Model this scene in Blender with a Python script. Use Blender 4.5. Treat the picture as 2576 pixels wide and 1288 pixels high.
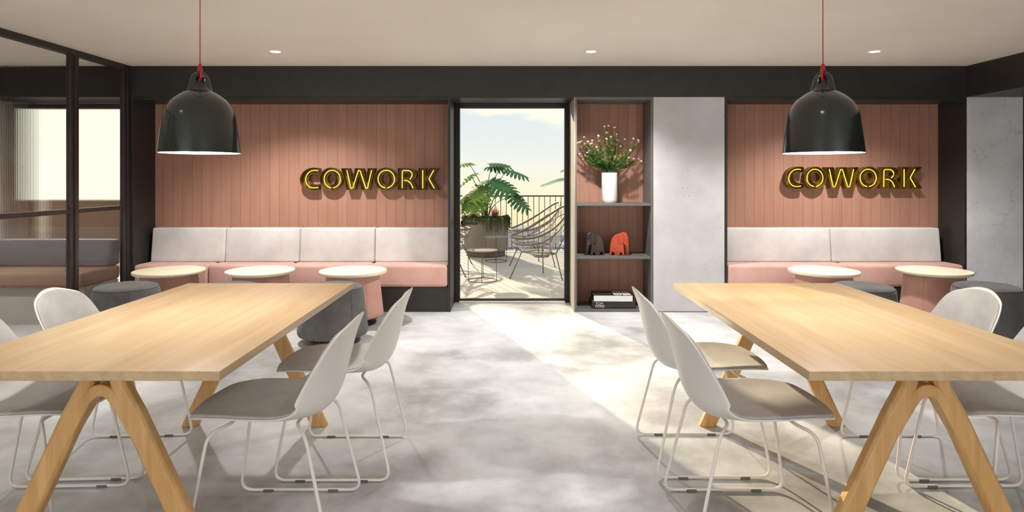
import bpy, bmesh, math, random
from mathutils import Vector, Matrix, noise
random.seed(7)
PI = math.pi
for o in list(bpy.data.objects): bpy.data.objects.remove(o)
scene = bpy.context.scene
COL = scene.collection

# ------------------------------------------------------------------ camera
F = 1573.0; CX = 1288.0; CY = 448.0; EYE = 1.36           # pixels of a 2576x1288 frame
cam_d = bpy.data.cameras.new('camera'); cam = bpy.data.objects.new('camera', cam_d); COL.objects.link(cam)
cam_d.sensor_width = 36; cam_d.lens = F/2576*36
cam_d.shift_y = -(644-CY)/2576; cam_d.clip_end = 1500; cam_d.clip_start = .05
cam.location = (0, 0, EYE); cam.rotation_euler = (PI/2, 0, 0)
scene.camera = cam
vs = scene.view_settings
scene.display_settings.display_device = 'sRGB'
vs.view_transform = 'Standard'; vs.look = 'None'; vs.gamma = 1; vs.use_curve_mapping = False
vs.exposure = 0.15

def srgb(r, g, b):
    f = lambda c: (c/255)/12.92 if c/255 <= .04045 else ((c/255+.055)/1.055)**2.4
    return (f(r), f(g), f(b), 1)

# ------------------------------------------------------------------ sky
world = bpy.data.worlds.new('sky'); scene.world = world; world.use_nodes = True
nt = world.node_tree; nt.nodes.clear()
def N(nt, t, **k):
    n = nt.nodes.new(t)
    for a, v in k.items():
        if a.startswith('i_'): n.inputs[int(a[2:]) if a[2:].isdigit() else a[2:].replace('_', ' ')].default_value = v
        else: setattr(n, a, v)
    return n
def ramp(nt, stops, fac=None, interp='LINEAR'):
    r = nt.nodes.new('ShaderNodeValToRGB'); r.color_ramp.interpolation = interp
    e = r.color_ramp.elements
    while len(e) > 1: e.remove(e[0])
    e[0].position, e[0].color = stops[0]
    for p, c in stops[1:]:
        k = e.new(p); k.color = c
    if fac is not None: nt.links.new(fac, r.inputs[0])
    return r
L = nt.links.new
tc = N(nt, 'ShaderNodeTexCoord'); sep = N(nt, 'ShaderNodeSeparateXYZ'); L(tc.outputs['Generated'], sep.inputs[0])
zz = N(nt, 'ShaderNodeMapRange'); zz.inputs[1].default_value = -.25; zz.inputs[2].default_value = .75; L(sep.outputs['Z'], zz.inputs[0])
sky = ramp(nt, [(0, srgb(196,190,176)), (.14, srgb(232,214,170)), (.19, srgb(251,240,196)), (.235, srgb(249,243,216)), (.27, srgb(240,243,232)),
                (.32, srgb(228,236,236)), (.36, srgb(222,232,236)), (.5, srgb(232,238,242)), (1, srgb(236,240,244))], zz.outputs[0])
hzx = N(nt, 'ShaderNodeMapRange'); hzx.inputs[1].default_value = -.25; hzx.inputs[2].default_value = -.5; L(sep.outputs['X'], hzx.inputs[0])
hzm = N(nt, 'ShaderNodeMixRGB'); L(hzx.outputs[0], hzm.inputs[0]); L(sky.outputs[0], hzm.inputs[1]); hzm.inputs[2].default_value = (1.14, 1.16, .93, 1)
mp = N(nt, 'ShaderNodeMapping'); mp.inputs['Scale'].default_value = (5, 5, 14); mp.inputs['Location'].default_value = (1.3, 0, .35)
L(tc.outputs['Generated'], mp.inputs[0])
nz = N(nt, 'ShaderNodeTexNoise'); nz.inputs['Scale'].default_value = 1.6; nz.inputs['Detail'].default_value = 7; nz.inputs['Roughness'].default_value = .55
L(mp.outputs[0], nz.inputs['Vector'])
# cloud bank: lies above about 5 degrees, lower towards the right
e1 = N(nt, 'ShaderNodeMath', operation='MULTIPLY_ADD'); L(sep.outputs['X'], e1.inputs[0]); e1.inputs[1].default_value = .16; L(sep.outputs['Z'], e1.inputs[2])
e2 = N(nt, 'ShaderNodeMath', operation='MULTIPLY_ADD'); L(nz.outputs[0], e2.inputs[0]); e2.inputs[1].default_value = .075; L(e1.outputs[0], e2.inputs[2])
m1 = N(nt, 'ShaderNodeMapRange', interpolation_type='SMOOTHSTEP'); m1.inputs[1].default_value = .128; m1.inputs[2].default_value = .142; L(e2.outputs[0], m1.inputs[0])
m2 = N(nt, 'ShaderNodeMapRange', interpolation_type='SMOOTHSTEP'); m2.inputs[1].default_value = .150; m2.inputs[2].default_value = .178; L(e2.outputs[0], m2.inputs[0])
m3 = N(nt, 'ShaderNodeMapRange', interpolation_type='SMOOTHSTEP'); m3.inputs[1].default_value = .45; m3.inputs[2].default_value = .2; L(sep.outputs['Z'], m3.inputs[0])
m1b = N(nt, 'ShaderNodeMath', operation='MULTIPLY'); L(m1.outputs[0], m1b.inputs[0]); L(m3.outputs[0], m1b.inputs[1])
m2b = N(nt, 'ShaderNodeMath', operation='MULTIPLY'); L(m2.outputs[0], m2b.inputs[0]); L(m3.outputs[0], m2b.inputs[1])
mx1 = N(nt, 'ShaderNodeMixRGB'); L(m1b.outputs[0], mx1.inputs[0]); L(hzm.outputs[0], mx1.inputs[1]); mx1.inputs[2].default_value = srgb(254,252,234)
mx2 = N(nt, 'ShaderNodeMixRGB'); L(m2b.outputs[0], mx2.inputs[0]); L(mx1.outputs[0], mx2.inputs[1]); mx2.inputs[2].default_value = srgb(190,190,190)
bg = N(nt, 'ShaderNodeBackground'); bg.inputs[1].default_value = 1.0; L(mx2.outputs[0], bg.inputs[0])
wo = N(nt, 'ShaderNodeOutputWorld'); L(bg.outputs[0], wo.inputs[0])

# ------------------------------------------------------------------ sun and added fill lights
def light(name, kind, loc, energy, color=(1, 1, 1), **k):
    d = bpy.data.lights.new(name, kind); d.energy = energy; d.color = color
    for a, v in k.items(): setattr(d, a, v)
    o = bpy.data.objects.new(name, d); COL.objects.link(o); o.location = loc
    return o
SUN_TAN = .348                                              # tan of the sun's elevation
sd = Vector((.353, -1, 0)).normalized(); sd = Vector((sd.x, sd.y, -SUN_TAN)).normalized()
sun = light('sun', 'SUN', (-4, 14, 6), 7.5, (1, .85, .60), angle=math.radians(.8))
sun.rotation_euler = sd.to_track_quat('-Z', 'Y').to_euler()
# added fill lamps standing at the two unseen window openings behind the camera
for wx in (-2.8, 2.8):
    a = light('window_daylight', 'AREA', (wx, -2.96, 1.3), 75, (.95, .97, 1), shape='RECTANGLE', size=2.2, size_y=1.7)
    a.rotation_euler = (PI/2, 0, 0)
# added spots without fixtures, out of view, brightening the room beyond the fluted glass
for sy in (1.8, 4.6):
    a = light('far_room_beam', 'SPOT', (-5.1, sy, 2.46), 150, (1, .95, .88), spot_size=math.radians(140), spot_blend=.6, shadow_soft_size=.06)

# ------------------------------------------------------------------ helpers
def link(o, parent=None):
    COL.objects.link(o)
    if parent: o.parent = parent
    return o
def tag(o, label=None, cat=None, group=None, kind=None):
    if label: o['label'] = label
    if cat: o['category'] = cat
    if group: o['group'] = group
    if kind: o['kind'] = kind
    return o
def thing(name, label, cat, loc=(0, 0, 0), rz=0, group=None, kind=None):
    o = bpy.data.objects.new(name, None); o.empty_display_size = .1; COL.objects.link(o)
    o.location = loc; o.rotation_euler = (0, 0, rz)
    return tag(o, label, cat, group, kind)
def obj(name, bm, mats, parent=None, smooth=False, bevel=0, sub=0, solid=None, seg=2, auto=None):
    me = bpy.data.meshes.new(name)
    bmesh.ops.recalc_face_normals(bm, faces=bm.faces[:])
    bm.to_mesh(me); bm.free()
    for m in (mats if isinstance(mats, (list, tuple)) else [mats]): me.materials.append(m)
    if smooth or auto:
        for p in me.polygons: p.use_smooth = True
    if auto:
        me.set_sharp_from_angle(angle=math.radians(auto))
    o = bpy.data.objects.new(name, me); link(o, parent)
    if solid:
        s = o.modifiers.new('solid', 'SOLIDIFY'); s.thickness = solid[0]; s.offset = solid[1]
        if len(solid) > 2: s.use_even_offset = solid[2]
    if sub:
        s = o.modifiers.new('sub', 'SUBSURF'); s.levels = sub; s.render_levels = sub
    if bevel:
        b = o.modifiers.new('bevel', 'BEVEL'); b.width = bevel; b.segments = seg; b.limit_method = 'ANGLE'; b.angle_limit = math.radians(40)
        b.harden_normals = False
    return o
def box(bm, x0, x1, y0, y1, z0, z1, mi=0):
    v = [bm.verts.new((x, y, z)) for x in (x0, x1) for y in (y0, y1) for z in (z0, z1)]
    for q in ((0,1,3,2), (4,6,7,5), (0,4,5,1), (2,3,7,6), (0,2,6,4), (1,5,7,3)):
        f = bm.faces.new([v[i] for i in q]); f.material_index = mi
    return v
def B(*a, **k):
    bm = bmesh.new(); box(bm, *a, **k); return bm
def tube(bm, pts, r, seg=10, closed=False, cap=True, mi=0):
    pts = [Vector(p) for p in pts]; n = len(pts)
    rr = r if isinstance(r, (list, tuple)) else [r]*n
    def tan(i):
        if closed: return (pts[(i+1) % n]-pts[(i-1) % n]).normalized()
        if i == 0: return (pts[1]-pts[0]).normalized()
        if i == n-1: return (pts[-1]-pts[-2]).normalized()
        return ((pts[i+1]-pts[i]).normalized()+(pts[i]-pts[i-1]).normalized()).normalized()
    t = tan(0); up = Vector((0, 0, 1)) if abs(t.z) < .9 else Vector((1, 0, 0))
    u = t.cross(up).normalized(); rings = []
    for i in range(n):
        t2 = tan(i); q = t.rotation_difference(t2); u = (q @ u); u = (u - t2*u.dot(t2)).normalized(); t = t2
        w = t.cross(u)
        rings.append([bm.verts.new(pts[i]+(u*math.cos(a)+w*math.sin(a))*rr[i]) for a in [2*PI*k/seg for k in range(seg)]])
    m = n if closed else n-1
    for i in range(m):
        A, C = rings[i], rings[(i+1) % n]
        off = 0
        if closed and i == n-1:
            off = min(range(seg), key=lambda s: (A[0].co-C[s].co).length)
        for k in range(seg):
            f = bm.faces.new((A[k], A[(k+1) % seg], C[(k+1+off) % seg], C[(k+off) % seg])); f.smooth = True; f.material_index = mi
    if cap and not closed:
        for f in (bm.faces.new(rings[0]), bm.faces.new(rings[-1])): f.material_index = mi
def fillet(pts, r, k=6, closed=False):
    """round the corners of a polyline"""
    pts = [Vector(p) for p in pts]; out = []; n = len(pts)
    for i, p in enumerate(pts):
        if not closed and i in (0, n-1): out.append(p); continue
        a, b = pts[(i-1) % n], pts[(i+1) % n]
        ri = r[i] if isinstance(r, (list, tuple)) else r
        d = min(ri, (a-p).length*.49, (b-p).length*.49)
        s, e = p+(a-p).normalized()*d, p+(b-p).normalized()*d
        for j in range(k+1):
            t = j/k; out.append((1-t)**2*s+2*t*(1-t)*p+t*t*e)
    return out
def lathe(bm, prof, seg=48, cx=0, cy=0, mi=0, closed=False):
    rings = []
    for r, z in prof:
        rings.append([bm.verts.new((cx+r*math.cos(2*PI*k/seg), cy+r*math.sin(2*PI*k/seg), z)) for k in range(seg)] if r > 1e-5 else [bm.verts.new((cx, cy, z))])
    prs = list(zip(rings[:-1], rings[1:]))
    if closed: prs.append((rings[-1], rings[0]))
    for j, (a, b) in enumerate(prs):
        m = mi[j] if isinstance(mi, (list, tuple)) else mi
        for k in range(seg):
            k2 = (k+1) % seg
            if len(a) == 1 and len(b) == 1: continue
            if len(a) == 1: f = bm.faces.new((a[0], b[k], b[k2]))
            elif len(b) == 1: f = bm.faces.new((a[k], a[k2], b[0]))
            else: f = bm.faces.new((a[k], a[k2], b[k2], b[k]))
            f.smooth = True; f.material_index = m
def disc(bm, r, z0, z1, seg=48, cx=0, cy=0, mi=0): lathe(bm, [(0, z0), (r, z0), (r, z1), (0, z1)], seg, cx, cy, mi)
def prism(bm, poly, y0, y1, mi=0):
    """polygon given in x,z extruded along y"""
    a = [bm.verts.new((x, y0, z)) for x, z in poly]; b = [bm.verts.new((x, y1, z)) for x, z in poly]
    n = len(poly)
    for k in range(n):
        f = bm.faces.new((a[k], a[(k+1) % n], b[(k+1) % n], b[k])); f.material_index = mi
    for l in (a, b):
        f = bm.faces.new(l); f.material_index = mi
def crom(P, t):
    n = len(P)-1; t = max(0, min(1, t))*n; i = min(int(t), n-1); t -= i
    g = lambda j: Vector(P[max(0, min(n, j))]) if 0 <= j <= n else (2*Vector(P[0])-Vector(P[1]) if j < 0 else 2*Vector(P[n])-Vector(P[n-1]))
    a, b, c, d = g(i-1), g(i), g(i+1), g(i+2)
    return .5*((2*b)+(c-a)*t+(2*a-5*b+4*c-d)*t*t+(3*b-a-3*c+d)*t**3)
def copy_tree(o, parent=None):
    c = o.copy(); COL.objects.link(c)
    if parent: c.parent = parent
    for ch in list(o.children): copy_tree(ch, c)
    return c

# ------------------------------------------------------------------ materials
def M(name, col, rough=.5, metal=0, spec=.5, **k):
    m = bpy.data.materials.new(name); m.use_nodes = True
    b = m.node_tree.nodes['Principled BSDF']
    b.inputs['Base Color'].default_value = col; b.inputs['Roughness'].default_value = rough
    b.inputs['Metallic'].default_value = metal; b.inputs['Specular IOR Level'].default_value = spec
    for a, v in k.items(): b.inputs[a.replace('_', ' ')].default_value = v
    return m
def nodes(m): return m.node_tree, m.node_tree.nodes['Principled BSDF'], m.node_tree.links.new
def noisy(m, c1, c2, scale=3, detail=6, stretch=(1, 1, 1), rough=None, bump=0, bscale=None, lo=.35, hi=.65, rgh=.6):
    nt, b, L = nodes(m)
    tc = N(nt, 'ShaderNodeTexCoord'); mp = N(nt, 'ShaderNodeMapping'); mp.inputs['Scale'].default_value = stretch
    L(tc.outputs['Object'], mp.inputs[0])
    n = N(nt, 'ShaderNodeTexNoise'); n.inputs['Scale'].default_value = scale; n.inputs['Detail'].default_value = detail; n.inputs['Roughness'].default_value = rgh
    L(mp.outputs[0], n.inputs['Vector'])
    r = ramp(nt, [(lo, c1), (hi, c2)], n.outputs[0]); L(r.outputs[0], b.inputs['Base Color'])
    if rough:
        rr = N(nt, 'ShaderNodeMapRange'); rr.inputs[1].default_value = lo; rr.inputs[2].default_value = hi
        rr.inputs[3].default_value = rough[0]; rr.inputs[4].default_value = rough[1]; L(n.outputs[0], rr.inputs[0]); L(rr.outputs[0], b.inputs['Roughness'])
    if bump:
        n2 = n
        if bscale:
            n2 = N(nt, 'ShaderNodeTexNoise'); n2.inputs['Scale'].default_value = bscale; n2.inputs['Detail'].default_value = 3; L(mp.outputs[0], n2.inputs['Vector'])
        bp = N(nt, 'ShaderNodeBump'); bp.inputs['Strength'].default_value = bump; bp.inputs['Distance'].default_value = .004
        L(n2.outputs[0], bp.inputs['Height']); L(bp.outputs[0], b.inputs['Normal'])
    return m

m_ceiling = noisy(M('ceiling_plaster', srgb(232,226,216), .85, spec=.2), srgb(230,222,211), srgb(235,228,218), .9, 4)
m_dark = noisy(M('charcoal_panel', srgb(46,44,42), .42, spec=.32), srgb(43,41,39), srgb(49,47,44), 6, 3)
m_black = M('black_metal', srgb(32,27,24), .4, spec=.45)
m_frame = noisy(M('bronze_black_frame', srgb(48,40,35), .38, spec=.5), srgb(46,38,33), srgb(52,44,39), 9, 2)
m_shelf = M('grey_shelf_board', srgb(98,96,93), .45, spec=.4)
m_white = M('white_paint', srgb(236,234,230), .5)
m_shell = M('chair_shell_white', srgb(226,220,213), .38, spec=.45)
m_rod = M('white_powder_coat', srgb(228,220,212), .42, spec=.5)
m_glide = M('grey_plastic', srgb(105,100,96), .6)
m_caster = M('caster_black', srgb(24,22,22), .4)
m_cushion = noisy(M('taupe_wool', srgb(176,168,160), .95, spec=.15, Sheen_Weight=.25), srgb(172,167,163), srgb(190,185,181), 7, 5, bump=.5, bscale=420)
m_backrest = noisy(M('light_grey_velour', srgb(205,200,197), .9, spec=.15, Sheen_Weight=.4), srgb(192,188,186), srgb(216,212,209), 2.2, 4, bump=.25, bscale=300)
m_seat = noisy(M('blush_velour', srgb(206,150,134), .88, spec=.15, Sheen_Weight=.4), srgb(199,154,141), srgb(214,172,160), 2.6, 4, bump=.25, bscale=300)
m_pouf = noisy(M('charcoal_wool', srgb(92,90,89), .95, spec=.12, Sheen_Weight=.2), srgb(86,84,84), srgb(100,98,97), 9, 4, bump=.4, bscale=380)
m_pink = noisy(M('salmon_wool', srgb(200,148,130), .9, spec=.15, Sheen_Weight=.2), srgb(190,143,128), srgb(200,154,139), 5, 4, bump=.3, bscale=380)
m_lamp_out = M('gloss_dark_green_enamel', srgb(26,32,29), .20, spec=.6, Coat_Weight=.4, Coat_Roughness=.10)
m_lamp_in = M('white_enamel', srgb(240,242,242), .5)
m_red = M('red_cord', srgb(176,28,22), .5)
m_ceramic = M('white_ceramic', srgb(212,213,214), .28, spec=.5)
m_orange = noisy(M('orange_stained_wood', srgb(226,86,44), .5), srgb(158,54,26), srgb(176,68,36), 3, 5, stretch=(8, 8, 1.2))
m_brown = noisy(M('dark_stained_wood', srgb(70,54,48), .5), srgb(46,35,31), srgb(62,49,44), 3, 5, stretch=(8, 8, 1.2))
m_bookblack = M('black_book_cloth', srgb(40,38,36), .42)
m_page = M('book_pages', srgb(220,219,217), .7)
m_ink = M('white_ink', srgb(240,240,238), .5)
m_planter = noisy(M('stone_planter', srgb(128,120,110), .8), srgb(122,114,104), srgb(142,134,124), 3, 5, bump=.2)
m_soil = M('soil', srgb(60,46,36), .95)
m_cord = M('grey_vinyl_cord', srgb(205,198,188), .45)
m_rim = M('taupe_steel_tube', srgb(104,94,84), .45)
m_tabletop_ext = M('smoked_metal_top', srgb(150,146,142), .35)
m_rail = M('railing_steel', srgb(74,68,60), .5)
m_slat = noisy(M('brown_slat_screen', srgb(116,86,66), .7), srgb(98,72,56), srgb(132,100,78), 2, 4, stretch=(14, 14, 1))
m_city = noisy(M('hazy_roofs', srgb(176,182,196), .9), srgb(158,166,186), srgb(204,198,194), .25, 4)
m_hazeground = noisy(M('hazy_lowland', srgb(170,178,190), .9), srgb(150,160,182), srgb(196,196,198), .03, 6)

def leafmat(name, c1, c2, trans=.5):
    m = noisy(M(name, c1, .62, spec=.25), c1, c2, 5, 3)
    nt, b, L = nodes(m); out = nt.nodes['Material Output']
    t = N(nt, 'ShaderNodeBsdfTranslucent'); mx = N(nt, 'ShaderNodeMixShader'); mx.inputs[0].default_value = trans
    col = [l.from_socket for l in nt.links if l.to_socket == b.inputs['Base Color']][0]
    L(col, t.inputs[0]); L(b.outputs[0], mx.inputs[1]); L(t.outputs[0], mx.inputs[2]); L(mx.outputs[0], out.inputs[0])
    return m
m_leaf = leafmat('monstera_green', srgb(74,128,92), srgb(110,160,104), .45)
m_leaf_pale = leafmat('monstera_backlit_green', srgb(128,164,84), srgb(168,196,112), .55)  # paler copy of the leaf green, backlight put into the left leaves' colour
m_stem = M('leaf_stalk_green', srgb(86,118,62), .5)
m_needle = leafmat('needle_green', srgb(40,74,30), srgb(76,112,42), .2)
m_tip = leafmat('ochre_tips', srgb(150,130,60), srgb(176,140,84), .2)
m_bloom = M('white_bud', srgb(246,240,236), .7)
m_bromel = leafmat('red_bromeliad', srgb(170,84,62), srgb(206,130,92), .4)
m_trail = leafmat('trailing_green', srgb(66,92,46), srgb(104,130,52), .3)

def emis(name, col, s):
    m = bpy.data.materials.new(name); m.use_nodes = True; nt = m.node_tree; nt.nodes.clear()
    e = N(nt, 'ShaderNodeEmission'); e.inputs[0].default_value = col; e.inputs[1].default_value = s
    o = N(nt, 'ShaderNodeOutputMaterial'); nt.links.new(e.outputs[0], o.inputs[0]); return m
m_neon = emis('yellow_neon', (.98, .82, .07, 1), 1.15)
m_bulb = emis('bulb_glow', (1, .93, .8, 1), 9.0)
m_down = emis('downlight_glow', (1, .97, .92, 1), 10.0)
m_letter = M('brown_yellow_letter', srgb(104,70,14), .5)

# clear pane: thin glass, transparent with fresnel mirror
def pane_mat(name, tint, refl=1.45):
    m = bpy.data.materials.new(name); m.use_nodes = True; nt = m.node_tree; nt.nodes.clear(); L = nt.links.new
    t = N(nt, 'ShaderNodeBsdfTransparent'); t.inputs[0].default_value = tint
    g = N(nt, 'ShaderNodeBsdfGlossy'); g.inputs['Roughness'].default_value = .0
    fr = N(nt, 'ShaderNodeFresnel'); fr.inputs[0].default_value = refl
    mx = N(nt, 'ShaderNodeMixShader'); L(fr.outputs[0], mx.inputs[0]); L(t.outputs[0], mx.inputs[1]); L(g.outputs[0], mx.inputs[2])
    o = N(nt, 'ShaderNodeOutputMaterial'); L(mx.outputs[0], o.inputs[0]); return m
m_pane = pane_mat('clear_pane', (.99, .99, .98, 1), 1.3)
m_fluted = M('fluted_glass', (.97, .98, .97, 1), .04, Transmission_Weight=1.0, IOR=1.32)

# oak table top
def wood(name, c1, c2, c3, along='y', rough=.32):
    m = M(name, c1, rough, spec=.45); nt, b, L = nodes(m)
    tc = N(nt, 'ShaderNodeTexCoord'); mp = N(nt, 'ShaderNodeMapping')
    mp.inputs['Scale'].default_value = {'y': (18, .7, 18), 'x': (.7, 18, 18), 'z': (18, 18, .8)}[along]
    L(tc.outputs['Object'], mp.inputs[0])
    n = N(nt, 'ShaderNodeTexNoise'); n.inputs['Scale'].default_value = 1.3; n.inputs['Detail'].default_value = 7; n.inputs['Roughness'].default_value = .6; n.inputs['Distortion'].default_value = .6
    L(mp.outputs[0], n.inputs['Vector'])
    n2 = N(nt, 'ShaderNodeTexNoise'); n2.inputs['Scale'].default_value = 7; n2.inputs['Detail'].default_value = 4; L(mp.outputs[0], n2.inputs['Vector'])
    r = ramp(nt, [(.3, c1), (.5, c2), (.72, c3)], n.outputs[0]); r2 = ramp(nt, [(.3, (.88, .86, .84, 1)), (.6, (1, 1, 1, 1))], n2.outputs[0])
    mx = N(nt, 'ShaderNodeMixRGB', blend_type='MULTIPLY'); mx.inputs[0].default_value = .6; L(r.outputs[0], mx.inputs[1]); L(r2.outputs[0], mx.inputs[2])
    L(mx.outputs[0], b.inputs['Base Color'])
    return m
m_oak = wood('oak_top', srgb(182,153,114), srgb(191,163,125), srgb(202,177,141))
m_oakleg = wood('oak_leg', srgb(188,142,86), srgb(202,156,98), srgb(214,172,116), 'z', .35)
m_birch = wood('pale_birch_top', srgb(240,228,196), srgb(244,233,205), srgb(247,238,214), 'x', .35)

# salmon tongue-and-groove boarding: boards .105 m wide
def board_mat():
    m = M('salmon_boarding', srgb(190,132,112), .6, spec=.3); nt, b, L = nodes(m)
    tc = N(nt, 'ShaderNodeTexCoord'); sp = N(nt, 'ShaderNodeSeparateXYZ'); L(tc.outputs['Object'], sp.inputs[0])
    d = N(nt, 'ShaderNodeMath', operation='DIVIDE'); L(sp.outputs['X'], d.inputs[0]); d.inputs[1].default_value = .1045
    fr = N(nt, 'ShaderNodeMath', operation='FRACT'); L(d.outputs[0], fr.inputs[0])
    fl = N(nt, 'ShaderNodeMath', operation='FLOOR'); L(d.outputs[0], fl.inputs[0])
    g = N(nt, 'ShaderNodeMath', operation='LESS_THAN'); L(fr.outputs[0], g.inputs[0]); g.inputs[1].default_value = .028
    wn = N(nt, 'ShaderNodeTexWhiteNoise', noise_dimensions='1D'); L(fl.outputs[0], wn.inputs['W'])
    mp = N(nt, 'ShaderNodeMapping'); mp.inputs['Scale'].default_value = (9, 9, 1.1); L(tc.outputs['Object'], mp.inputs[0])
    n = N(nt, 'ShaderNodeTexNoise'); n.inputs['Scale'].default_value = 1.5; n.inputs['Detail'].default_value = 6; L(mp.outputs[0], n.inputs['Vector'])
    r = ramp(nt, [(.3, srgb(160,116,97)), (.7, srgb(170,127,108))], n.outputs[0])
    rb = ramp(nt, [(0, (.95, .95, .95, 1)), (1, (1, 1, 1, 1))], wn.outputs[0])
    mu = N(nt, 'ShaderNodeMixRGB', blend_type='MULTIPLY'); mu.inputs[0].default_value = 1; L(r.outputs[0], mu.inputs[1]); L(rb.outputs[0], mu.inputs[2])
    mx = N(nt, 'ShaderNodeMixRGB'); L(g.outputs[0], mx.inputs[0]); L(mu.outputs[0], mx.inputs[1]); mx.inputs[2].default_value = srgb(118,78,64)
    L(mx.outputs[0], b.inputs['Base Color'])
    inv = N(nt, 'ShaderNodeMath', operation='SUBTRACT'); inv.inputs[0].default_value = 1; L(g.outputs[0], inv.inputs[1])
    bp = N(nt, 'ShaderNodeBump'); bp.inputs['Strength'].default_value = .6; bp.inputs['Distance'].default_value = .004; L(inv.outputs[0], bp.inputs['Height']); L(bp.outputs[0], b.inputs['Normal'])
    return m
m_board = board_mat()

def concrete(name, c1, c2, crack=True, seed=0, pits=26, pl=.52):
    m = M(name, c1, .75, spec=.3); nt, b, L = nodes(m)
    tc = N(nt, 'ShaderNodeTexCoord'); mp = N(nt, 'ShaderNodeMapping'); mp.inputs['Location'].default_value = (seed, seed, seed); L(tc.outputs['Object'], mp.inputs[0])
    n = N(nt, 'ShaderNodeTexNoise'); n.inputs['Scale'].default_value = 2.4; n.inputs['Detail'].default_value = 9; n.inputs['Roughness'].default_value = .62; L(mp.outputs[0], n.inputs['Vector'])
    r = ramp(nt, [(.3, c1), (.68, c2)], n.outputs[0])
    # pits
    v = N(nt, 'ShaderNodeTexVoronoi'); v.inputs['Scale'].default_value = pits; L(mp.outputs[0], v.inputs['Vector'])
    n3 = N(nt, 'ShaderNodeTexNoise'); n3.inputs['Scale'].default_value = 3.5; L(mp.outputs[0], n3.inputs['Vector'])
    th = N(nt, 'ShaderNodeMapRange'); th.inputs[1].default_value = pl; th.inputs[2].default_value = pl+.23; th.inputs[3].default_value = 0; th.inputs[4].default_value = .16; L(n3.outputs[0], th.inputs[0])
    lt = N(nt, 'ShaderNodeMath', operation='LESS_THAN'); L(v.outputs['Distance'], lt.inputs[0]); L(th.outputs[0], lt.inputs[1])
    a = N(nt, 'ShaderNodeMixRGB'); a.inputs[2].default_value = srgb(110,104,100)
    sc = N(nt, 'ShaderNodeMath', operation='MULTIPLY'); L(lt.outputs[0], sc.inputs[0]); sc.inputs[1].default_value = .8; L(sc.outputs[0], a.inputs[0]); L(r.outputs[0], a.inputs[1])
    last = a
    if crack:
        nw = N(nt, 'ShaderNodeTexNoise'); nw.inputs['Scale'].default_value = 5; nw.inputs['Detail'].default_value = 6; L(mp.outputs[0], nw.inputs['Vector'])
        ad = N(nt, 'ShaderNodeVectorMath', operation='MULTIPLY_ADD'); L(nw.outputs['Color'], ad.inputs[0]); ad.inputs[1].default_value = (.35, .35, .35); L(mp.outputs[0], ad.inputs[2])
        vc = N(nt, 'ShaderNodeTexVoronoi', feature='DISTANCE_TO_EDGE'); vc.inputs['Scale'].default_value = 2.6; L(ad.outputs[0], vc.inputs['Vector'])
        c = N(nt, 'ShaderNodeMath', operation='LESS_THAN'); L(vc.outputs['Distance'], c.inputs[0]); c.inputs[1].default_value = .0045
        n4 = N(nt, 'ShaderNodeTexNoise'); n4.inputs['Scale'].default_value = 4.5; L(ad.outputs[0], n4.inputs['Vector'])
        g = N(nt, 'ShaderNodeMapRange'); g.inputs[1].default_value = .44; g.inputs[2].default_value = .6; L(n4.outputs[0], g.inputs[0])
        k = N(nt, 'ShaderNodeMath', operation='MULTIPLY'); L(c.outputs[0], k.inputs[0]); L(g.outputs[0], k.inputs[1])
        k2 = N(nt, 'ShaderNodeMath', operation='MULTIPLY'); L(k.outputs[0], k2.inputs[0]); k2.inputs[1].default_value = .6
        a2 = N(nt, 'ShaderNodeMixRGB'); L(k2.outputs[0], a2.inputs[0]); L(a.outputs[0], a2.inputs[1]); a2.inputs[2].default_value = srgb(120,112,108); last = a2
    L(last.outputs[0], b.inputs['Base Color'])
    bp = N(nt, 'ShaderNodeBump'); bp.inputs['Strength'].default_value = .15; bp.inputs['Distance'].default_value = .01; L(n.outputs[0], bp.inputs['Height']); L(bp.outputs[0], b.inputs['Normal'])
    return m
m_conc = concrete('board_cast_concrete', srgb(182,179,178), srgb(200,198,198), crack=False, seed=3)
m_conc2 = concrete('cracked_concrete', srgb(200,199,201), srgb(226,225,227), crack=True, seed=11, pits=34, pl=.42)

def floor_mat():
    m = M('polished_concrete_floor', srgb(190,188,184), .33, spec=.5); nt, b, L = nodes(m)
    tc = N(nt, 'ShaderNodeTexCoord'); mp = N(nt, 'ShaderNodeMapping'); mp.inputs['Location'].default_value = (3.1, .7, .37); L(tc.outputs['Object'], mp.inputs[0])
    n = N(nt, 'ShaderNodeTexNoise'); n.inputs['Scale'].default_value = 1.15; n.inputs['Detail'].default_value = 9; n.inputs['Roughness'].default_value = .60; L(mp.outputs[0], n.inputs['Vector'])
    n2 = N(nt, 'ShaderNodeTexNoise'); n2.inputs['Scale'].default_value = 5; n2.inputs['Detail'].default_value = 6; n2.inputs['Roughness'].default_value = .6; L(mp.outputs[0], n2.inputs['Vector'])
    r = ramp(nt, [(.32, srgb(140,140,139)), (.42, srgb(170,171,171)), (.50, srgb(196,198,199)), (.64, srgb(218,220,221))], n.outputs[0])
    r2 = ramp(nt, [(.36, (.84, .83, .81, 1)), (.56, (1, 1, 1, 1))], n2.outputs[0])
    mx = N(nt, 'ShaderNodeMixRGB', blend_type='MULTIPLY'); mx.inputs[0].default_value = .8; L(r.outputs[0], mx.inputs[1]); L(r2.outputs[0], mx.inputs[2])
    L(mx.outputs[0], b.inputs['Base Color'])
    return m
m_floor = floor_mat()
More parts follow.
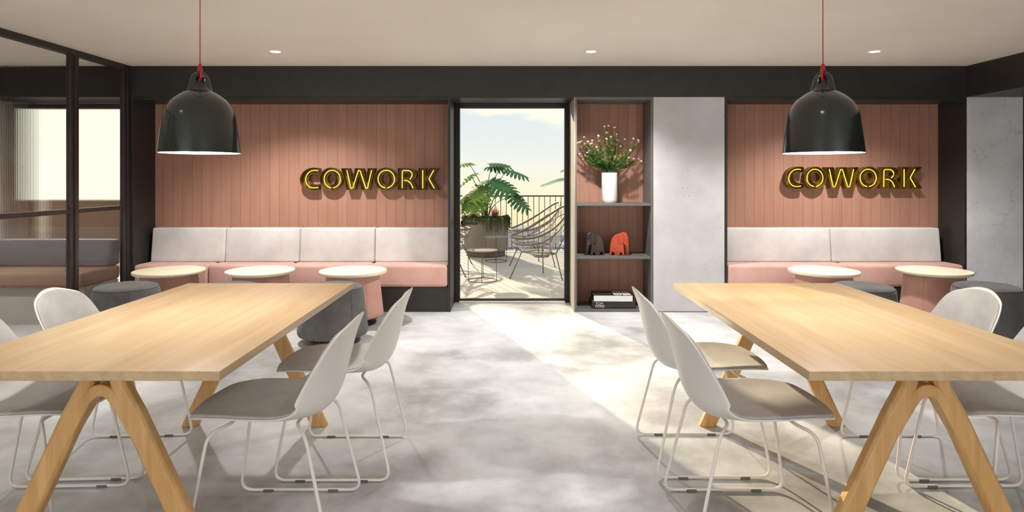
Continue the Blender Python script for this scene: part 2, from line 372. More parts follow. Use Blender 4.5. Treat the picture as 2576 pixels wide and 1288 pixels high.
def paver_mat():
    m = M('pale_terrace_pavers', srgb(190,186,180), .6); nt, b, L = nodes(m)
    tc = N(nt, 'ShaderNodeTexCoord'); br = N(nt, 'ShaderNodeTexBrick'); L(tc.outputs['Object'], br.inputs['Vector'])
    br.inputs['Color1'].default_value = srgb(176,173,169); br.inputs['Color2'].default_value = srgb(166,164,160); br.inputs['Mortar'].default_value = srgb(188,184,176)
    br.inputs['Scale'].default_value = 1; br.inputs['Brick Width'].default_value = .9; br.inputs['Row Height'].default_value = .45; br.inputs['Mortar Size'].default_value = .006
    L(br.outputs[0], b.inputs['Base Color']); return m
m_paver = paver_mat()

# ------------------------------------------------------------------ setting
D1, D2, DD = 6.348, 6.74, 6.84
H = 2.498; ZS = 2.183
def struct(name, bm, m, parent=None, **k):
    o = obj(name, bm, m, parent, **k)
    if not parent: o['kind'] = 'structure'
    return o
XL, XR, YB = -6.3, 5.19, -3.0
struct('floor', B(XL-.1, XR+.1, YB-.1, 7.05, -.12, 0), m_floor)
struct('ceiling', B(XL-.1, XR+.1, YB-.1, 7.05, H, H+.15), m_ceiling)
# dark soffit beam over the niches and its return along the right hand side
bm = bmesh.new(); box(bm, XL, XR, D1, 7.0, ZS, H-.001)
struct('trim_1', bm, m_dark)
struct('trim_2', B(4.617, XR, YB, D1-.001, ZS, H-.001), m_dark)
struct('wall_right', B(XR, XR+.12, YB, 7.0, 0, H), M('deep_green_black', srgb(30,38,34), .6))
struct('wall_left', B(XL-.12, XL, YB, 7.0, 0, H), noisy(M('grey_plaster', srgb(170,165,158), .85), srgb(160,155,148), srgb(180,175,168), 1.5, 5))
# wall behind the camera with two window openings
bm = bmesh.new()
for a, b_, c, d in ((XL, -3.9, 0, H), (-1.7, 1.7, 0, H), (3.9, XR, 0, H), (-3.9, -1.7, 0, .45), (1.7, 3.9, 0, .45), (-3.9, -1.7, 2.15, H), (1.7, 3.9, 2.15, H)):
    box(bm, a, b_, YB-.15, YB, c, d)
struct('wall_front', bm, noisy(M('off_white_wall', srgb(190,183,174), .85), srgb(186,179,170), srgb(194,187,178), 2, 4))
for i, (a, b_) in enumerate(((-3.9, -1.7), (1.7, 3.9))):
    bm = bmesh.new(); w = .05
    for q in ((a, a+w, .45, 2.15), (b_-w, b_, .45, 2.15), (a, b_, .45, .45+w), (a, b_, 2.15-w, 2.15), ((a+b_)/2-.02, (a+b_)/2+.02, .45, 2.15)):
        box(bm, q[0], q[1], YB-.1, YB-.05, q[2], q[3])
    wdw = struct('window_%d' % (i+2), bm, m_black)
    obj('window_pane', B(a+w, b_-w, YB-.08, YB-.074, .45+w, 2.15-w), m_pane, wdw)

# back wall pieces at the niches (boarding) and reveals
struct('wall_back', B(-4.0, -.64, D2, D2+.06, 0, ZS), m_board)
struct('wall_back_niche', B(2.15, 4.65, D2, D2+.06, 0, ZS), m_board)
def niche_frame(name, x0, x1, lw, rw):
    """charcoal lining of a seating niche: side cheeks, head and thin front edge"""
    bm = bmesh.new()
    box(bm, x0, x0+lw, D1, D2+.06, 0, ZS); box(bm, x1-rw, x1, D1, D2+.06, 0, ZS)
    box(bm, x0+lw, x1-rw, D1+.004, D2, ZS-.028, ZS)
    return struct(name, bm, m_dark, bevel=.002)
niche_frame('trim_3', -3.885, -.625, .04, .026)
niche_frame('trim_4', 2.159, 4.617, .028, .025)
# dark pier side at the door, left hand reveal and right hand concrete reveal
struct('trim_5', B(-.652, -.6252, D2+.062, 7.0, 0, ZS), m_dark)
struct('wall_back_left_pier', B(-.68, -.6252, D1+.4, 7.0, 0, ZS), m_dark)
struct('wall_back_reveal', B(.630, .6415, D1+.003, 7.0, 0, ZS), noisy(M('greige_reveal', srgb(150,144,132), .8), srgb(140,134,122), srgb(158,152,140), 2, 6))
struct('concrete_column', B(1.4355, 2.158, D1, 7.0, 0, ZS), m_conc, bevel=.003)
struct('concrete_column', B(4.618, XR-.001, D1, 7.0, 0, ZS), m_conc2, bevel=.003)
struct('baseboard_back', B(1.436, 2.158, D1-.003, D1+.002, 0, .006), m_dark)
# head over the door
struct('trim_6', B(-.625, .63, D1+.002, 7.0, ZS-.01, ZS), m_dark)

# door
door = thing('door_1', None, None, (0, DD, 0), kind='structure')
bm = bmesh.new()
for q in ((-.625, -.577, 0, 2.173), (.58, .63, 0, 2.173), (-.577, .58, 2.133, 2.173), ):
    box(bm, q[0], q[1], 0, .08, q[2], q[3])
obj('door_frame', bm, m_black, door, bevel=.002)
obj('threshold', B(-.577, .58, -.02, .1, 0, .014), M('pale_stone_sill', srgb(210,205,196), .5), door, bevel=.002)
leaf = bmesh.new()
for q in ((-.574, -.571, .016, 2.13), (.574, .577, .016, 2.13), (-.571, .574, 2.126, 2.13), (-.571, .574, .016, .036)):
    box(leaf, q[0], q[1], .02, .06, q[2], q[3])
lf = obj('door_leaf', leaf, m_black, door)
obj('pane', B(-.571, .574, .037, .043, .036, 2.126), m_pane, lf)
hb = bmesh.new()
hz = EYE-(561-448)/1573*DD; hx = (1167-1288)/1573*DD
lathe(hb, [(0, 0), (.037, 0), (.037, .010), (.012, .012), (.012, .05), (0, .05)], 32)
bmesh.ops.rotate(hb, verts=hb.verts, matrix=Matrix.Rotation(PI/2, 3, 'X'))
box(hb, -.014, .152, -.062, -.046, -.018, .018)
hb.verts.ensure_lookup_table()
bmesh.ops.translate(hb, verts=hb.verts, vec=(hx, .028, hz))
h = obj('door_handle', hb, m_black, door, bevel=.003); h['label'] = 'black lever handle'

# window beyond the fluted partition, left
bm = bmesh.new(); wx0, wx1 = -5.42, -3.93
for q in ((wx0, wx0+.06, 0, 2.173), (wx1-.06, wx1, 0, 2.173), (wx0, wx1, 2.12, 2.173), (wx0, wx1, 0, .05)):
    box(bm, q[0], q[1], DD, DD+.08, q[2], q[3])
w1 = struct('window_1', bm, m_black, bevel=.002)
obj('window_pane', B(wx0+.06, wx1-.06, DD+.035, DD+.041, .05, 2.12), m_pane, w1)
struct('wall_back_far_left', B(XL, wx0, D1+.15, 7.0, 0, ZS), bpy.data.materials['grey_plaster'])
struct('trim_7', B(-3.935, -3.886, D1, 7.0, 0, ZS), m_dark)

# ------------------------------------------------------------------ fluted glass partition
PX = -3.905
part = thing('glass_partition', None, None, (PX, 0, 0), kind='structure')
posts = [6.30, 5.555, 4.20, 2.9, 1.6, .3, -1.0, -2.3]
posts = [6.31, 5.52, 4.66, 3.30, 1.95, .6, -.75, -2.1]
posts = [6.315, 5.56, 4.56, 3.45, 2.34, 1.23, .12, -.99, -2.1, -2.96]
posts = [6.315, 5.56, 4.45, 3.34, 2.23, 1.12, .01, -1.10, -2.21, -2.96]
zt = 1.067
for y in posts:
    bm = bmesh.new(); box(bm, -.022, .022, y-.055, y+.03, 0, H-.05); box(bm, .012, .034, y-.014, y+.030, 0, H-.05)
    obj('partition_post', bm, m_frame, part, bevel=.002)
obj('top_rail', B(-.03, .036, YB+.005, D1-.005, H-.052, H), m_frame, part, bevel=.002)
obj('bottom_rail', B(-.025, .03, YB+.005, D1-.005, 0, .06), m_frame, part, bevel=.002)
for a, b_ in zip(posts[1:], posts[:-1]):
    obj('transom', B(-.024, .032, a+.03, b_-.055, zt-.020, zt+.020), m_frame, part, bevel=.002)
    for z0, z1 in ((.06, zt-.02), (zt+.02, H-.052)):
        bm = bmesh.new(); P = .0165; y = a+.03; prev = None; s = 8
        n = int((b_-.055-y)/P); P = (b_-.055-y)/n
        row0, row1 = [], []
        for i in range(n*s+1):
            t = i/s; yy = y+t*P; dx = .0004*math.sin(PI*t)**2
            row0.append((dx, yy)); 
        fr = [[bm.verts.new((x, yy, z)) for x, yy in row0] for z in (z0, z1)]
        bk = [[bm.verts.new((-.005, yy, z)) for yy in (row0[0][1], row0[-1][1])] for z in (z0, z1)]
        for i in range(len(row0)-1):
            f = bm.faces.new((fr[0][i], fr[0][i+1], fr[1][i+1], fr[1][i])); f.smooth = True
        bm.faces.new((bk[0][0], bk[0][1], bk[1][1], bk[1][0]))
        bm.faces.new(fr[0]+[bk[0][1], bk[0][0]]); bm.faces.new(fr[1]+[bk[1][1], bk[1][0]])
        bm.faces.new((fr[0][0], fr[1][0], bk[1][0], bk[0][0])); bm.faces.new((fr[0][-1], fr[1][-1], bk[1][1], bk[0][1]))
        obj('fluted_pane', bm, m_fluted, part, auto=35)

# low banquette seen only blurred through the fluted glass
def cushion_box(bm, x0, x1, y0, y1, z0, z1, lean=0, k=2):
    """soft block; lean moves the top front edge back"""
    v = box(bm, x0, x1, y0, y1, z0, z1)
    for q in v:
        if q.co.z > (z0+z1)/2 and q.co.y < (y0+y1)/2: q.co.y += lean
def soft(name, x0, x1, y0, y1, z0, z1, m, parent, lean=0, r=.03, puff=.010):
    bm = bmesh.new(); cushion_box(bm, x0, x1, y0, y1, z0, z1, lean)
    bmesh.ops.bevel(bm, geom=bm.edges[:], offset=r, segments=4, profile=.5, affect='EDGES')
    return obj(name, bm, m, parent, smooth=True, auto=60)
fb = thing('lounge_bench', 'grey and brown cushioned low bench blurred behind the fluted glass partition', 'bench', (-4.745, 5.74, 0))
obj('base', B(-.78, .78, .06, .56, 0, .35), M('light_grey_bench_base', srgb(170,164,156), .7), fb)
soft('seat_cushion', -.79, .79, 0, .58, .35, .49, M('brown_fabric', srgb(142,112,98), .9), fb)
soft('back_cushion', -.79, .79, .38, .58, .49, .75, M('slate_fabric', srgb(84,83,88), .9), fb, lean=.05)

# ------------------------------------------------------------------ banquettes
def banquette(name, label, x0, x1, seams_b, seams_s, bx0, bx1):
    t = thing(name, label, 'bench', ((x0+x1)/2, D1, 0), group=None); c = (x0+x1)/2
    obj('base', B(x0-c, x1-c, .004, D2-D1-.002, 0, .25), m_dark, t)
    for a, b_ in zip(seams_s[:-1], seams_s[1:]):
        bm = B(a-c+.002, b_-c-.002, -.008, D2-D1-.005, .251, .478)
        bmesh.ops.bevel(bm, geom=bm.edges[:], offset=.034, segments=5, profile=.55, affect='EDGES')
        obj('seat_cushion', bm, m_seat, t, auto=60)
    for a, b_ in zip(seams_b[:-1], seams_b[1:]):
        bm = bmesh.new(); v = box(bm, a-c+.0015, b_-c-.0015, 6.565-D1, D2-D1-.004, .476, .834)
        for q in v:
            if q.co.z > .6 and q.co.y < .3: q.co.y += .035
        if abs(a-seams_b[0]) < .001 and a < 0:
            for q in v:
                if q.co.z > .6 and q.co.x < (a+b_)/2-c: q.co.x += .004
        if abs(b_-seams_b[-1]) < .001 and a > 2:
            for q in v:
                if q.co.z > .6 and q.co.x > (a+b_)/2-c: q.co.x -= .004
        bmesh.ops.bevel(bm, geom=bm.edges[:], offset=.022, segments=4, profile=.55, affect='EDGES')
        obj('back_cushion', bm, m_backrest, t, auto=60)
banquette('banquette_bench', 'long built-in bench with four light grey back cushions and pink seats in the left niche', -3.845, -.651,
          [-3.803, -3.02, -2.235, -1.443, -.655], [-3.844, -3.09, -2.272, -1.452, -.652], 0, 0)
banquette('banquette_bench', 'built-in bench with two light grey back cushions and pink seats in the right niche', 2.187, 4.592,
          [2.190, 3.357, 4.520], [2.188, 3.42, 4.590], 0, 0)

# ------------------------------------------------------------------ open shelving between door and column
sx0, sx1 = .642, 1.435
sh = thing('shelf_unit', 'tall grey open shelving unit with salmon board back beside the glass door', 'shelf', ((sx0+sx1)/2, D1, 0)); c = (sx0+sx1)/2
dd = D2-D1
obj('side_panel', B(sx0-c, sx0-c+.017, .0, dd, 0, ZS), m_shelf, sh, bevel=.001)
obj('side_panel', B(sx1-c-.026, sx1-c-.001, .0, dd, 0, ZS), m_shelf, sh, bevel=.001)
obj('top_panel', B(sx0-c+.017, sx1-c-.026, .0, dd, ZS-.026, ZS), m_shelf, sh, bevel=.001)
obj('bottom_panel', B(sx0-c+.017, sx1-c-.026, .0, dd, 0, .025), m_shelf, sh, bevel=.001)
for z in (1.102, .563): obj('shelf', B(sx0-c+.017, sx1-c-.026, .003, dd, z-.025, z), m_shelf, sh, bevel=.001)
obj('back_panel', B(sx0-c, sx1-c-.001, dd, dd+.02, 0, ZS), m_board, sh)

# vase and twigs
bm = bmesh.new()
R = .082
lathe(bm, [(0, 0), (R-.010, 0), (R-.006, .004), (R-.006, .012), (R-.001, .02), (R, .03), (R, .30), (R-.004, .312), (R-.010, .315), (R-.014, .310), (R-.014, .04), (0, .03)], 64)
VX, VY, VZ = 1.021, 6.55, 1.102
o = obj('vase', bm, m_ceramic, smooth=True); o.location = (VX, VY, VZ)
tag(o, 'white cylindrical ceramic vase on the upper shelf', 'vase')
bq = thing('twig_bouquet', 'spreading green needle twigs with small white flowers in the white vase', 'plant', (VX, VY, VZ+.03))
def px2(x, y, D=VY): return ((x-CX)/F*D-VX, EYE-(y-CY)/F*D-VZ-.03)
rnd = random.Random(3)
# tips in pixels of the photograph's frame were turned into metres once: (dx, dz, dy)
tips = []
for x, y in ((1518,320),(1531,317),(1545,322),(1527,334),(1552,338),(1501,344),(1521,352),(1575,350),(1590,350),(1602,354),(1612,356),(1469,346),(1464,355),(1452,360),(1458,358),
             (1476,358),(1491,354),(1510,354),(1458,388),(1474,392),(1468,401),(1497,372),(1610,400),(1614,406),(1592,400),(1580,380),(1565,368),(1536,345),(1541,360),(1556,352),(1487,362),(1484,380),(1570,395),(1506,378),(1529,372),(1550,378),(1498,410),(1576,410),(1516,400),(1544,398)):
    dx, dz = px2(x, y); tips.append((dx, dz, rnd.uniform(-.13, .12)))
stem_bm = bmesh.new(); need_bm = bmesh.new(); tip_bm = bmesh.new(); flowers = []
def needle(bm, p, d, l, w=.0022):
    s = d.cross(Vector((rnd.uniform(-1, 1), rnd.uniform(-1, 1), rnd.uniform(-1, 1)))).normalized()*w
    q = p+d*l
    a, b_, c_ = bm.verts.new(p-s), bm.verts.new(p+s), bm.verts.new(q)
    s2 = d.cross(s).normalized()*w; e_ = bm.verts.new(p+s2)
    bm.faces.new((a, b_, c_)); bm.faces.new((a, e_, c_)); bm.faces.new((b_, e_, c_))
for i, (dx, dz, dy) in enumerate(tips):
    P0 = Vector((rnd.uniform(-.035, .035), rnd.uniform(-.03, .03), .02)); P1 = Vector((dx*.12, dy*.2, .30)); P3 = Vector((dx, dy, dz))
    P2 = Vector((dx*.55, dy*.7, .30+(dz-.30)*.42))
    pts = [crom([P0, P1, P2, P3], t/16) for t in range(17)]
    tube(stem_bm, pts, [.0034-.0018*t/16 for t in range(17)], 6)
    ln = (P3-P1).length; nn = int(ln*430)
    for k in range(nn):
        t = .36+.62*k/nn; p = crom([P0, P1, P2, P3], t); tg = (crom([P0, P1, P2, P3], t+.01)-p).normalized()
        side = tg.cross(Vector((rnd.gauss(0, 1), rnd.gauss(0, 1), rnd.gauss(0, 1)))).normalized()
        d = (tg*.75+side).normalized()
        needle(tip_bm if t > .9 else need_bm, p, d, rnd.uniform(.018, .034) if t < .85 else .018, .0030)
    # short side sprig
    for s_ in range(4):
        t = rnd.uniform(.45, .9); p = crom([P0, P1, P2, P3], t); d = Vector((rnd.uniform(-1, 1), rnd.uniform(-.6, .6), rnd.uniform(.3, 1.2))).normalized(); q = p+d*.065
        tube(stem_bm, [p, q], .0013, 5)
        for k in range(20):
            u = k/20; needle(tip_bm if u > .6 else need_bm, p.lerp(q, u), (d*.7+Vector((rnd.gauss(0, 1), rnd.gauss(0, 1), rnd.gauss(0, 1))).normalized()).normalized(), .018, .0024)
        if rnd.random() < .12: flowers.append(q)
    if i < 34: flowers.append(P3)
obj('stem', stem_bm, m_stem, bq)
obj('needle_foliage', need_bm, m_needle, bq); obj('twig_tip', tip_bm, m_tip, bq)
fbm = bmesh.new()
for k in range(6):
    a = 2*PI*k/6; bmesh.ops.create_icosphere(fbm, subdivisions=1, radius=.0052, matrix=Matrix.Translation((math.cos(a)*.0055, math.sin(a)*.0055, .001*k)))
bmesh.ops.create_icosphere(fbm, subdivisions=1, radius=.006, matrix=Matrix.Translation((0, 0, .003)))
fl0 = obj('flower', fbm, m_bloom, bq, smooth=True); fl0.location = flowers[0]; fl0['label'] = 'tiny white flower head'
for p in flowers[1:]:
    c_ = fl0.copy(); COL.objects.link(c_); c_.parent = bq; c_.location = p; c_.rotation_euler = (rnd.uniform(-.6, .6), rnd.uniform(-.6, .6), 0); c_.scale = (1.2,)*3

# elephants: carved blocks
def elephant(name, label, x, y, mat, face, rz):
    """side outline in x (head towards +x) and z, with a real width, legs cut apart"""
    t = thing(name, label, 'figurine', (x, y, .563), rz)
    W = .055
    body = [(-.098, 0), (-.092, .05), (-.086, .12), (-.072, .175), (-.045, .205), (-.005, .222), (.03, .228), (.05, .20), (.045, .12), (.05, .06), (.055, 0),
            (.032, 0), (.030, .028), (.014, .028), (.008, .0), (-.045, 0), (-.048, .03), (-.066, .033), (-.074, .028), (-.078, 0)]
    bm = bmesh.new()
    poly = [(a*face, z) for a, z in body]
    prism(bm, poly, -W, W)
    for v in bm.verts:
        k = 1-.55*max(0, (v.co.z-.03)/.2)**1.5; v.co.y *= k
    obj('body', bm, mat, t, bevel=.006, seg=3)
    head = [(.0, .215), (.025, .234), (.055, .238), (.082, .222), (.096, .18), (.099, .10), (.101, 0), (.072, 0), (.066, .06), (.058, .11), (.04, .118), (.018, .12), (-.004, .14)]
    bm = bmesh.new(); prism(bm, [(a*face, z) for a, z in head], -.042, .042)
    for v in bm.verts:
        if v.co.z < .1: v.co.y *= .42
        elif v.co.z > .2: v.co.y *= .7
    obj('head', bm, mat, t, bevel=.007, seg=3)
    for s in (-1, 1):
        ear = [(.0, .21), (.03, .225), (.052, .2), (.055, .15), (.03, .112), (.006, .122), (-.008, .16)]
        bm = bmesh.new(); prism(bm, [(a*face, z) for a, z in ear], s*.035, s*.052)
        obj('ear', bm, mat, t, bevel=.004, seg=3)
    return t
elephant('elephant_figurine', 'dark brown wooden elephant figurine on the middle shelf', .870*.98, 6.50, m_brown, -1, math.radians(14))
elephant('elephant_figurine', 'orange wooden elephant figurine on the middle shelf', 1.115, 6.50, m_orange, 1, math.radians(-14))

# books on the bottom shelf
def text_mesh(name, body, size, mat, parent, loc, rot, sx=1, sy=1, extrude=.0006, bold=0, spacing=1):
    cu = bpy.data.curves.new(name, 'FONT'); cu.body = body; cu.size = size; cu.extrude = extrude; cu.offset = bold; cu.fill_mode = 'BOTH'; cu.space_line = .78; cu.space_character = spacing
    cu.align_x = 'LEFT'
    tmp = bpy.data.objects.new(name+'_tmp', cu); COL.objects.link(tmp)
    dg = bpy.context.evaluated_depsgraph_get(); dg.update()
    me = bpy.data.meshes.new_from_object(tmp.evaluated_get(dg)); COL.objects.unlink(tmp); bpy.data.objects.remove(tmp)
    me.materials.clear(); me.materials.append(mat)
    o = bpy.data.objects.new(name, me); link(o, parent); o.location = loc; o.rotation_euler = rot; o.scale = (sx, sy, 1)
    return o
by = 6.375
b1 = thing('book', 'thick black book with white spine lettering, lowest on the bottom shelf', 'book', (1.040, by+.12, .025), group='books on the bottom shelf')
bm = B(-.222, .225, -.105, .135, .0, .078)
obj('cover', bm, m_bookblack, b1, bevel=.010, seg=3)
text_mesh('lettering', 'TOM\nFORD', .036, m_ink, b1, (-.188, -.1055, .041), (PI/2, 0, 0), 1.0, 1, bold=0, spacing=1.0)
b2 = thing('book', 'black book with white page edges and bold white cover lettering on top of another book', 'book', (1.034, by+.11, .1035), rz=math.radians(-1.2), group='books on the bottom shelf')
b2h = .062
obj('cover', B(-.198, .198, -.112, .13, b2h-.003, b2h), m_bookblack, b2)
obj('cover', B(-.198, .198, -.112, .13, 0, .003), m_page, b2)
obj('page_block', B(-.197, .197, -.111, .127, .003, b2h-.003), m_page, b2)
obj('spine', B(-.201, -.198, -.112, .13, 0, b2h), m_bookblack, b2)
# big cover characters lying on their side: a double-bowled one and a barred one, each above a smaller copy cut by the edge
bm = bmesh.new(); T = .0006
def mark(x0, x1, y0, y1): box(bm, x0, x1, y0, y1, b2h, b2h+T)
def bowl(cx, cy, rx, ry, w):
    n = 28; o_ = []; i_ = []
    for k in range(n+1):
        a = PI+PI*k/n; o_.append((cx+rx*math.cos(a), cy+ry*math.sin(a))); i_.append((cx+(rx-w)*math.cos(a), cy+(ry-w)*math.sin(a)))
    for k in range(n):
        q = [o_[k], o_[k+1], i_[k+1], i_[k]]; lo = [bm.verts.new((x, y, b2h)) for x, y in q]; hi = [bm.verts.new((x, y, b2h+T)) for x, y in q]
        bm.faces.new(lo); bm.faces.new(hi)
        for m in range(4): bm.faces.new((lo[m], lo[(m+1) % 4], hi[(m+1) % 4], hi[m]))
for yb in (-.050, .062):
    mark(.012, .098, yb+.030, yb+.048)
    mark(.012, .030, yb, yb+.030); mark(.046, .064, yb, yb+.030); mark(.080, .098, yb, yb+.030)
    bowl(.055, yb, .043, .045, .018)
    mark(.122, .186, yb+.028, yb+.048); mark(.122, .186, yb-.006, yb+.014); mark(.122, .186, yb-.040, yb-.020); mark(.106, .122, yb-.040, yb+.048)
obj('lettering', bm, m_ink, b2)

# ------------------------------------------------------------------ neon letter signs
def arc(cx, cy, rx, ry, a0, a1, n=28): return [(cx+rx*math.cos(math.radians(a0+(a1-a0)*k/n)), cy+ry*math.sin(math.radians(a0+(a1-a0)*k/n))) for k in range(n+1)]
def smooth2(pts, n=6):
    P = [Vector((x, y, 0)) for x, y in pts]; out = []
    for i in range((len(P)-1)*n+1):
        v = crom(P, i/((len(P)-1)*n)); out.append((v.x, v.y))
    return out
C_out = smooth2([(402,152),(340,141),(245,152),(160,200),(112,270),(98,345),(118,420),(175,480),(255,507),(335,508),(402,494)])+smooth2([(402,412),(345,416),(285,400),(240,355),(236,300),(262,255),(315,236),(402,242)])
LET = {
 'C': ([C_out], [smooth2([(375,188),(320,183),(260,195),(205,240),(175,305),(172,345),(200,420),(250,458),(315,467),(375,460)])]),
 'O': ([arc(592,325,182,184,0,354), arc(600,325,66,92,0,354)], [arc(604,325,131,143,97,443,44)]),
 'W': ([[(763,150),(893,150),(935,375),(985,150),(1110,150),(1160,375),(1190,150),(1302,150),(1215,500),(1087,500),(1037,290),(980,500),(848,500)]],
       [[(842,180)]+[(v.x, v.y) for v in fillet([(842,180,0),(905,475,0),(935,475,0),(1028,185,0),(1056,185,0),(1148,475,0),(1176,475,0),(1243,180,0)], 22, 4)[1:-1]]+[(1243,180)]]),
 'P': ([arc(1478,325,184,184,0,354), arc(1474,325,66,92,0,354)], [arc(1481,325,133,143,97,443,44)]),
 'R': ([[(1676,148)]+smooth2([(1800,148),(1880,154),(1950,185),(1978,240),(1968,300),(1905,345)])+smooth2([(1905,352),(1940,390),(1990,500)])+[(1866,500),(1838,420),(1797,372),(1797,500),(1676,500)],
        [(1785,232),(1822,232),(1858,245),(1866,268),(1852,290),(1815,300),(1785,300)]],
       [[(1740,475)]+[(v.x, v.y) for v in fillet([(1740,475,0),(1742,187,0),(1800,187,0)], 30, 5)[1:-1]]+smooth2([(1800,187),(1850,190),(1888,215),(1900,250),(1890,290),(1864,328)]), smooth2([(1770,347),(1822,352),(1868,382),(1897,425),(1915,476)])]),
 'K': ([[(2011,148),(2130,148),(2130,275),(2200,148),(2335,148),(2222,318),(2345,500),(2215,500),(2130,350),(2130,500),(2011,500)]],
       [[(2074,180),(2074,476)], [(v.x, v.y) for v in fillet([(2252,180,0),(2174,322,0),(2262,478,0)], 14, 4)]]),
}
SC = 1/1518.0; X0, Z0 = 1222, 325
DEP = .085
def letter(bm, loops):
    """open channel letter: back plate and thin outer walls"""
    es = []
    W = .005
    for loop in loops:
        pts = [((x-X0)*SC, -(y-Z0)*SC) for x, y in loop]
        n = len(pts)
        bk = [bm.verts.new((x, 0, z)) for x, z in pts]; ft = [bm.verts.new((x, -DEP, z)) for x, z in pts]
        for k in range(n): bm.faces.new((bk[k], bk[(k+1) % n], ft[(k+1) % n], ft[k]))
    be = [e for e in bm.edges if all(abs(v.co.y) < 1e-7 for v in e.verts)]
    bmesh.ops.triangle_fill(bm, use_beauty=True, use_dissolve=False, edges=be)
def cowork(name, label, cx, cz, s=1):
    t = thing(name, label, 'sign', (cx, D2-.001, cz), group=None)
    for ch in 'COWPRK':
        loops, tubes = LET[ch]
        bm = bmesh.new(); letter(bm, loops)
        lo = obj('letter', bm, m_letter, t, solid=(.004, 0))
        bm = bmesh.new()
        for tb in tubes:
            tube(bm, [((x-X0)*SC, -.052, -(y-Z0)*SC) for x, y in tb], .0054, 8)
        nb = obj('neon_tube', bm, m_neon, lo); nb['label'] = 'glowing yellow neon tube'
    t.scale = (s, 1, s)
    return t
SD = D2-DEP
cowork('neon_sign', 'glowing yellow COWORK letter sign on the pink boarding, nearer the glass door', ((X0/6.44+740)-CX)/F*SD, EYE-((Z0/6.44+400)-CY)/F*SD)
k_ = 338/349.
cowork('neon_sign', 'glowing yellow COWORK letter sign in the niche right of the concrete column', (2148.5-CX)/F*SD, EYE-(447.5-CY)/F*SD, .985)

# ------------------------------------------------------------------ downlights
DLY = (H-EYE)*F/(448-130)
def downlight(px, label):
    x = (px-CX)/F*DLY
    t = thing('downlight', label, 'ceiling light', (x, DLY, H), group='recessed ceiling downlights')
    bm = bmesh.new(); lathe(bm, [(.044, -.001), (.056, -.003), (.058, 0), (.058, .004), (.044, .004)], 40, closed=True)
    obj('trim_ring', bm, m_white, t, smooth=True)
    bm = bmesh.new(); disc(bm, .044, -.0012, .002, 32)
    obj('lamp_disc', bm, m_down, t)
    return t
dl = [downlight(693, 'small round recessed ceiling light, left one of three'), downlight(1487, 'small round recessed ceiling light, middle one of three'), downlight(2200, 'small round recessed ceiling light, right one of three')]
for t in dl:
    s = light('downlight_beam', 'SPOT', (0, 0, -.02), 230, (1, .965, .925), spot_size=math.radians(125), spot_blend=.6, shadow_soft_size=.045)
    s.parent = t
# added row of fill spots without fixtures nearer the camera, above the frame's edge
for x in (-2.3, .75, 3.3):
    s = light('downlight_beam', 'SPOT', (x, 1.6, H-.02), 22, (1, .97, .93), spot_size=math.radians(130), spot_blend=.7, shadow_soft_size=.06)

# ------------------------------------------------------------------ pendants
def pendant(x, mirror, label):
    t = thing('pendant_lamp', label, 'pendant lamp', (x, 2.83, 0), group='bell pendants over the meeting tables')
    prof = [(.1715, 1.473), (.1700, 1.487), (.164, 1.537), (.156, 1.594), (.1465, 1.650), (.129, 1.690), (.112, 1.712), (.0935, 1.728), (.070, 1.744), (.052, 1.753), (.040, 1.764), (.033, 1.776), (.028, 1.785), (0, 1.788)]
    inner = [(0, 1.76), (.03, 1.752), (.06, 1.738), (.09, 1.718), (.122, 1.682), (.141, 1.645), (.152, 1.592), (.160, 1.535), (.166, 1.487), (.168, 1.473)]
    pr = [crom([(r, z, 0) for r, z in prof], k/60) for k in range(61)]; pr = [(max(0, p.x), p.y) for p in pr]; pr[-1] = (0, pr[-1][1])
    bm = bmesh.new(); full = pr[::-1]+inner[::-1]
    lathe(bm, full, 72, mi=[0]*(len(pr)-1)+[0]+[1]*(len(inner)-1))
    obj('shade', bm, [m_lamp_out, m_lamp_in], t, smooth=True)
    a = math.radians(38)*mirror; u = Vector((math.cos(a), math.sin(a), 0))
    pts = [u*(w)+Vector((0, 0, z)) for w, z in ((-.034, 1.742), (-.029, 1.775), (-.0255, 1.803), (-.015, 1.822), (0, 1.829), (.015, 1.822), (.0255, 1.803), (.029, 1.775), (.034, 1.742))]
    pts = [crom(pts, k/24) for k in range(25)]
    bm = bmesh.new(); tube(bm, pts, [.024-.0095*math.sin(PI*k/24)**.6 for k in range(25)], 14)
    obj('loop', bm, m_lamp_out, t)
    bm = bmesh.new(); n_ = Vector((-u.y, u.x, 0))
    hook = [Vector((0, 0, 1.872)), Vector((0, 0, 1.858))-n_*.006, Vector((0, 0, 1.838))-n_*.021, Vector((0, 0, 1.815))-n_*.022, Vector((0, 0, 1.802))-n_*.004, Vector((0, 0, 1.804))+n_*.015, Vector((0, 0, 1.825))+n_*.022, Vector((0, 0, 1.845))+n_*.014, Vector((0, 0, 1.862))]
    tube(bm, [crom(hook, k/30) for k in range(31)], .0065, 10)
    lathe(bm, [(0, 1.845), (.0135, 1.845), (.011, 1.856), (.005, 1.877), (0, 1.877)], 20)
    obj('hook', bm, m_red, t)
    bm = bmesh.new(); tube(bm, [(0, 0, 1.87), (0, 0, H-.02)], .0022, 8); obj('cord', bm, m_red, t)
    bm = bmesh.new(); lathe(bm, [(0, H-.001), (.05, H-.001), (.05, H-.02), (.01, H-.03), (0, H-.03)], 32); obj('ceiling_rose', bm, m_lamp_out, t, smooth=True)
    bm = bmesh.new(); bmesh.ops.create_uvsphere(bm, u_segments=20, v_segments=14, radius=.032, matrix=Matrix.Translation((0, 0, 1.64))); lathe(bm, [(0, 1.665), (.014, 1.665), (.016, 1.76), (0, 1.76)], 16)
    obj('bulb', bm, m_bulb, t, smooth=True)
    s = light('bulb_light', 'POINT', (0, 0, 1.56), 46, (1, .965, .92), shadow_soft_size=.035); s.parent = t
    return t
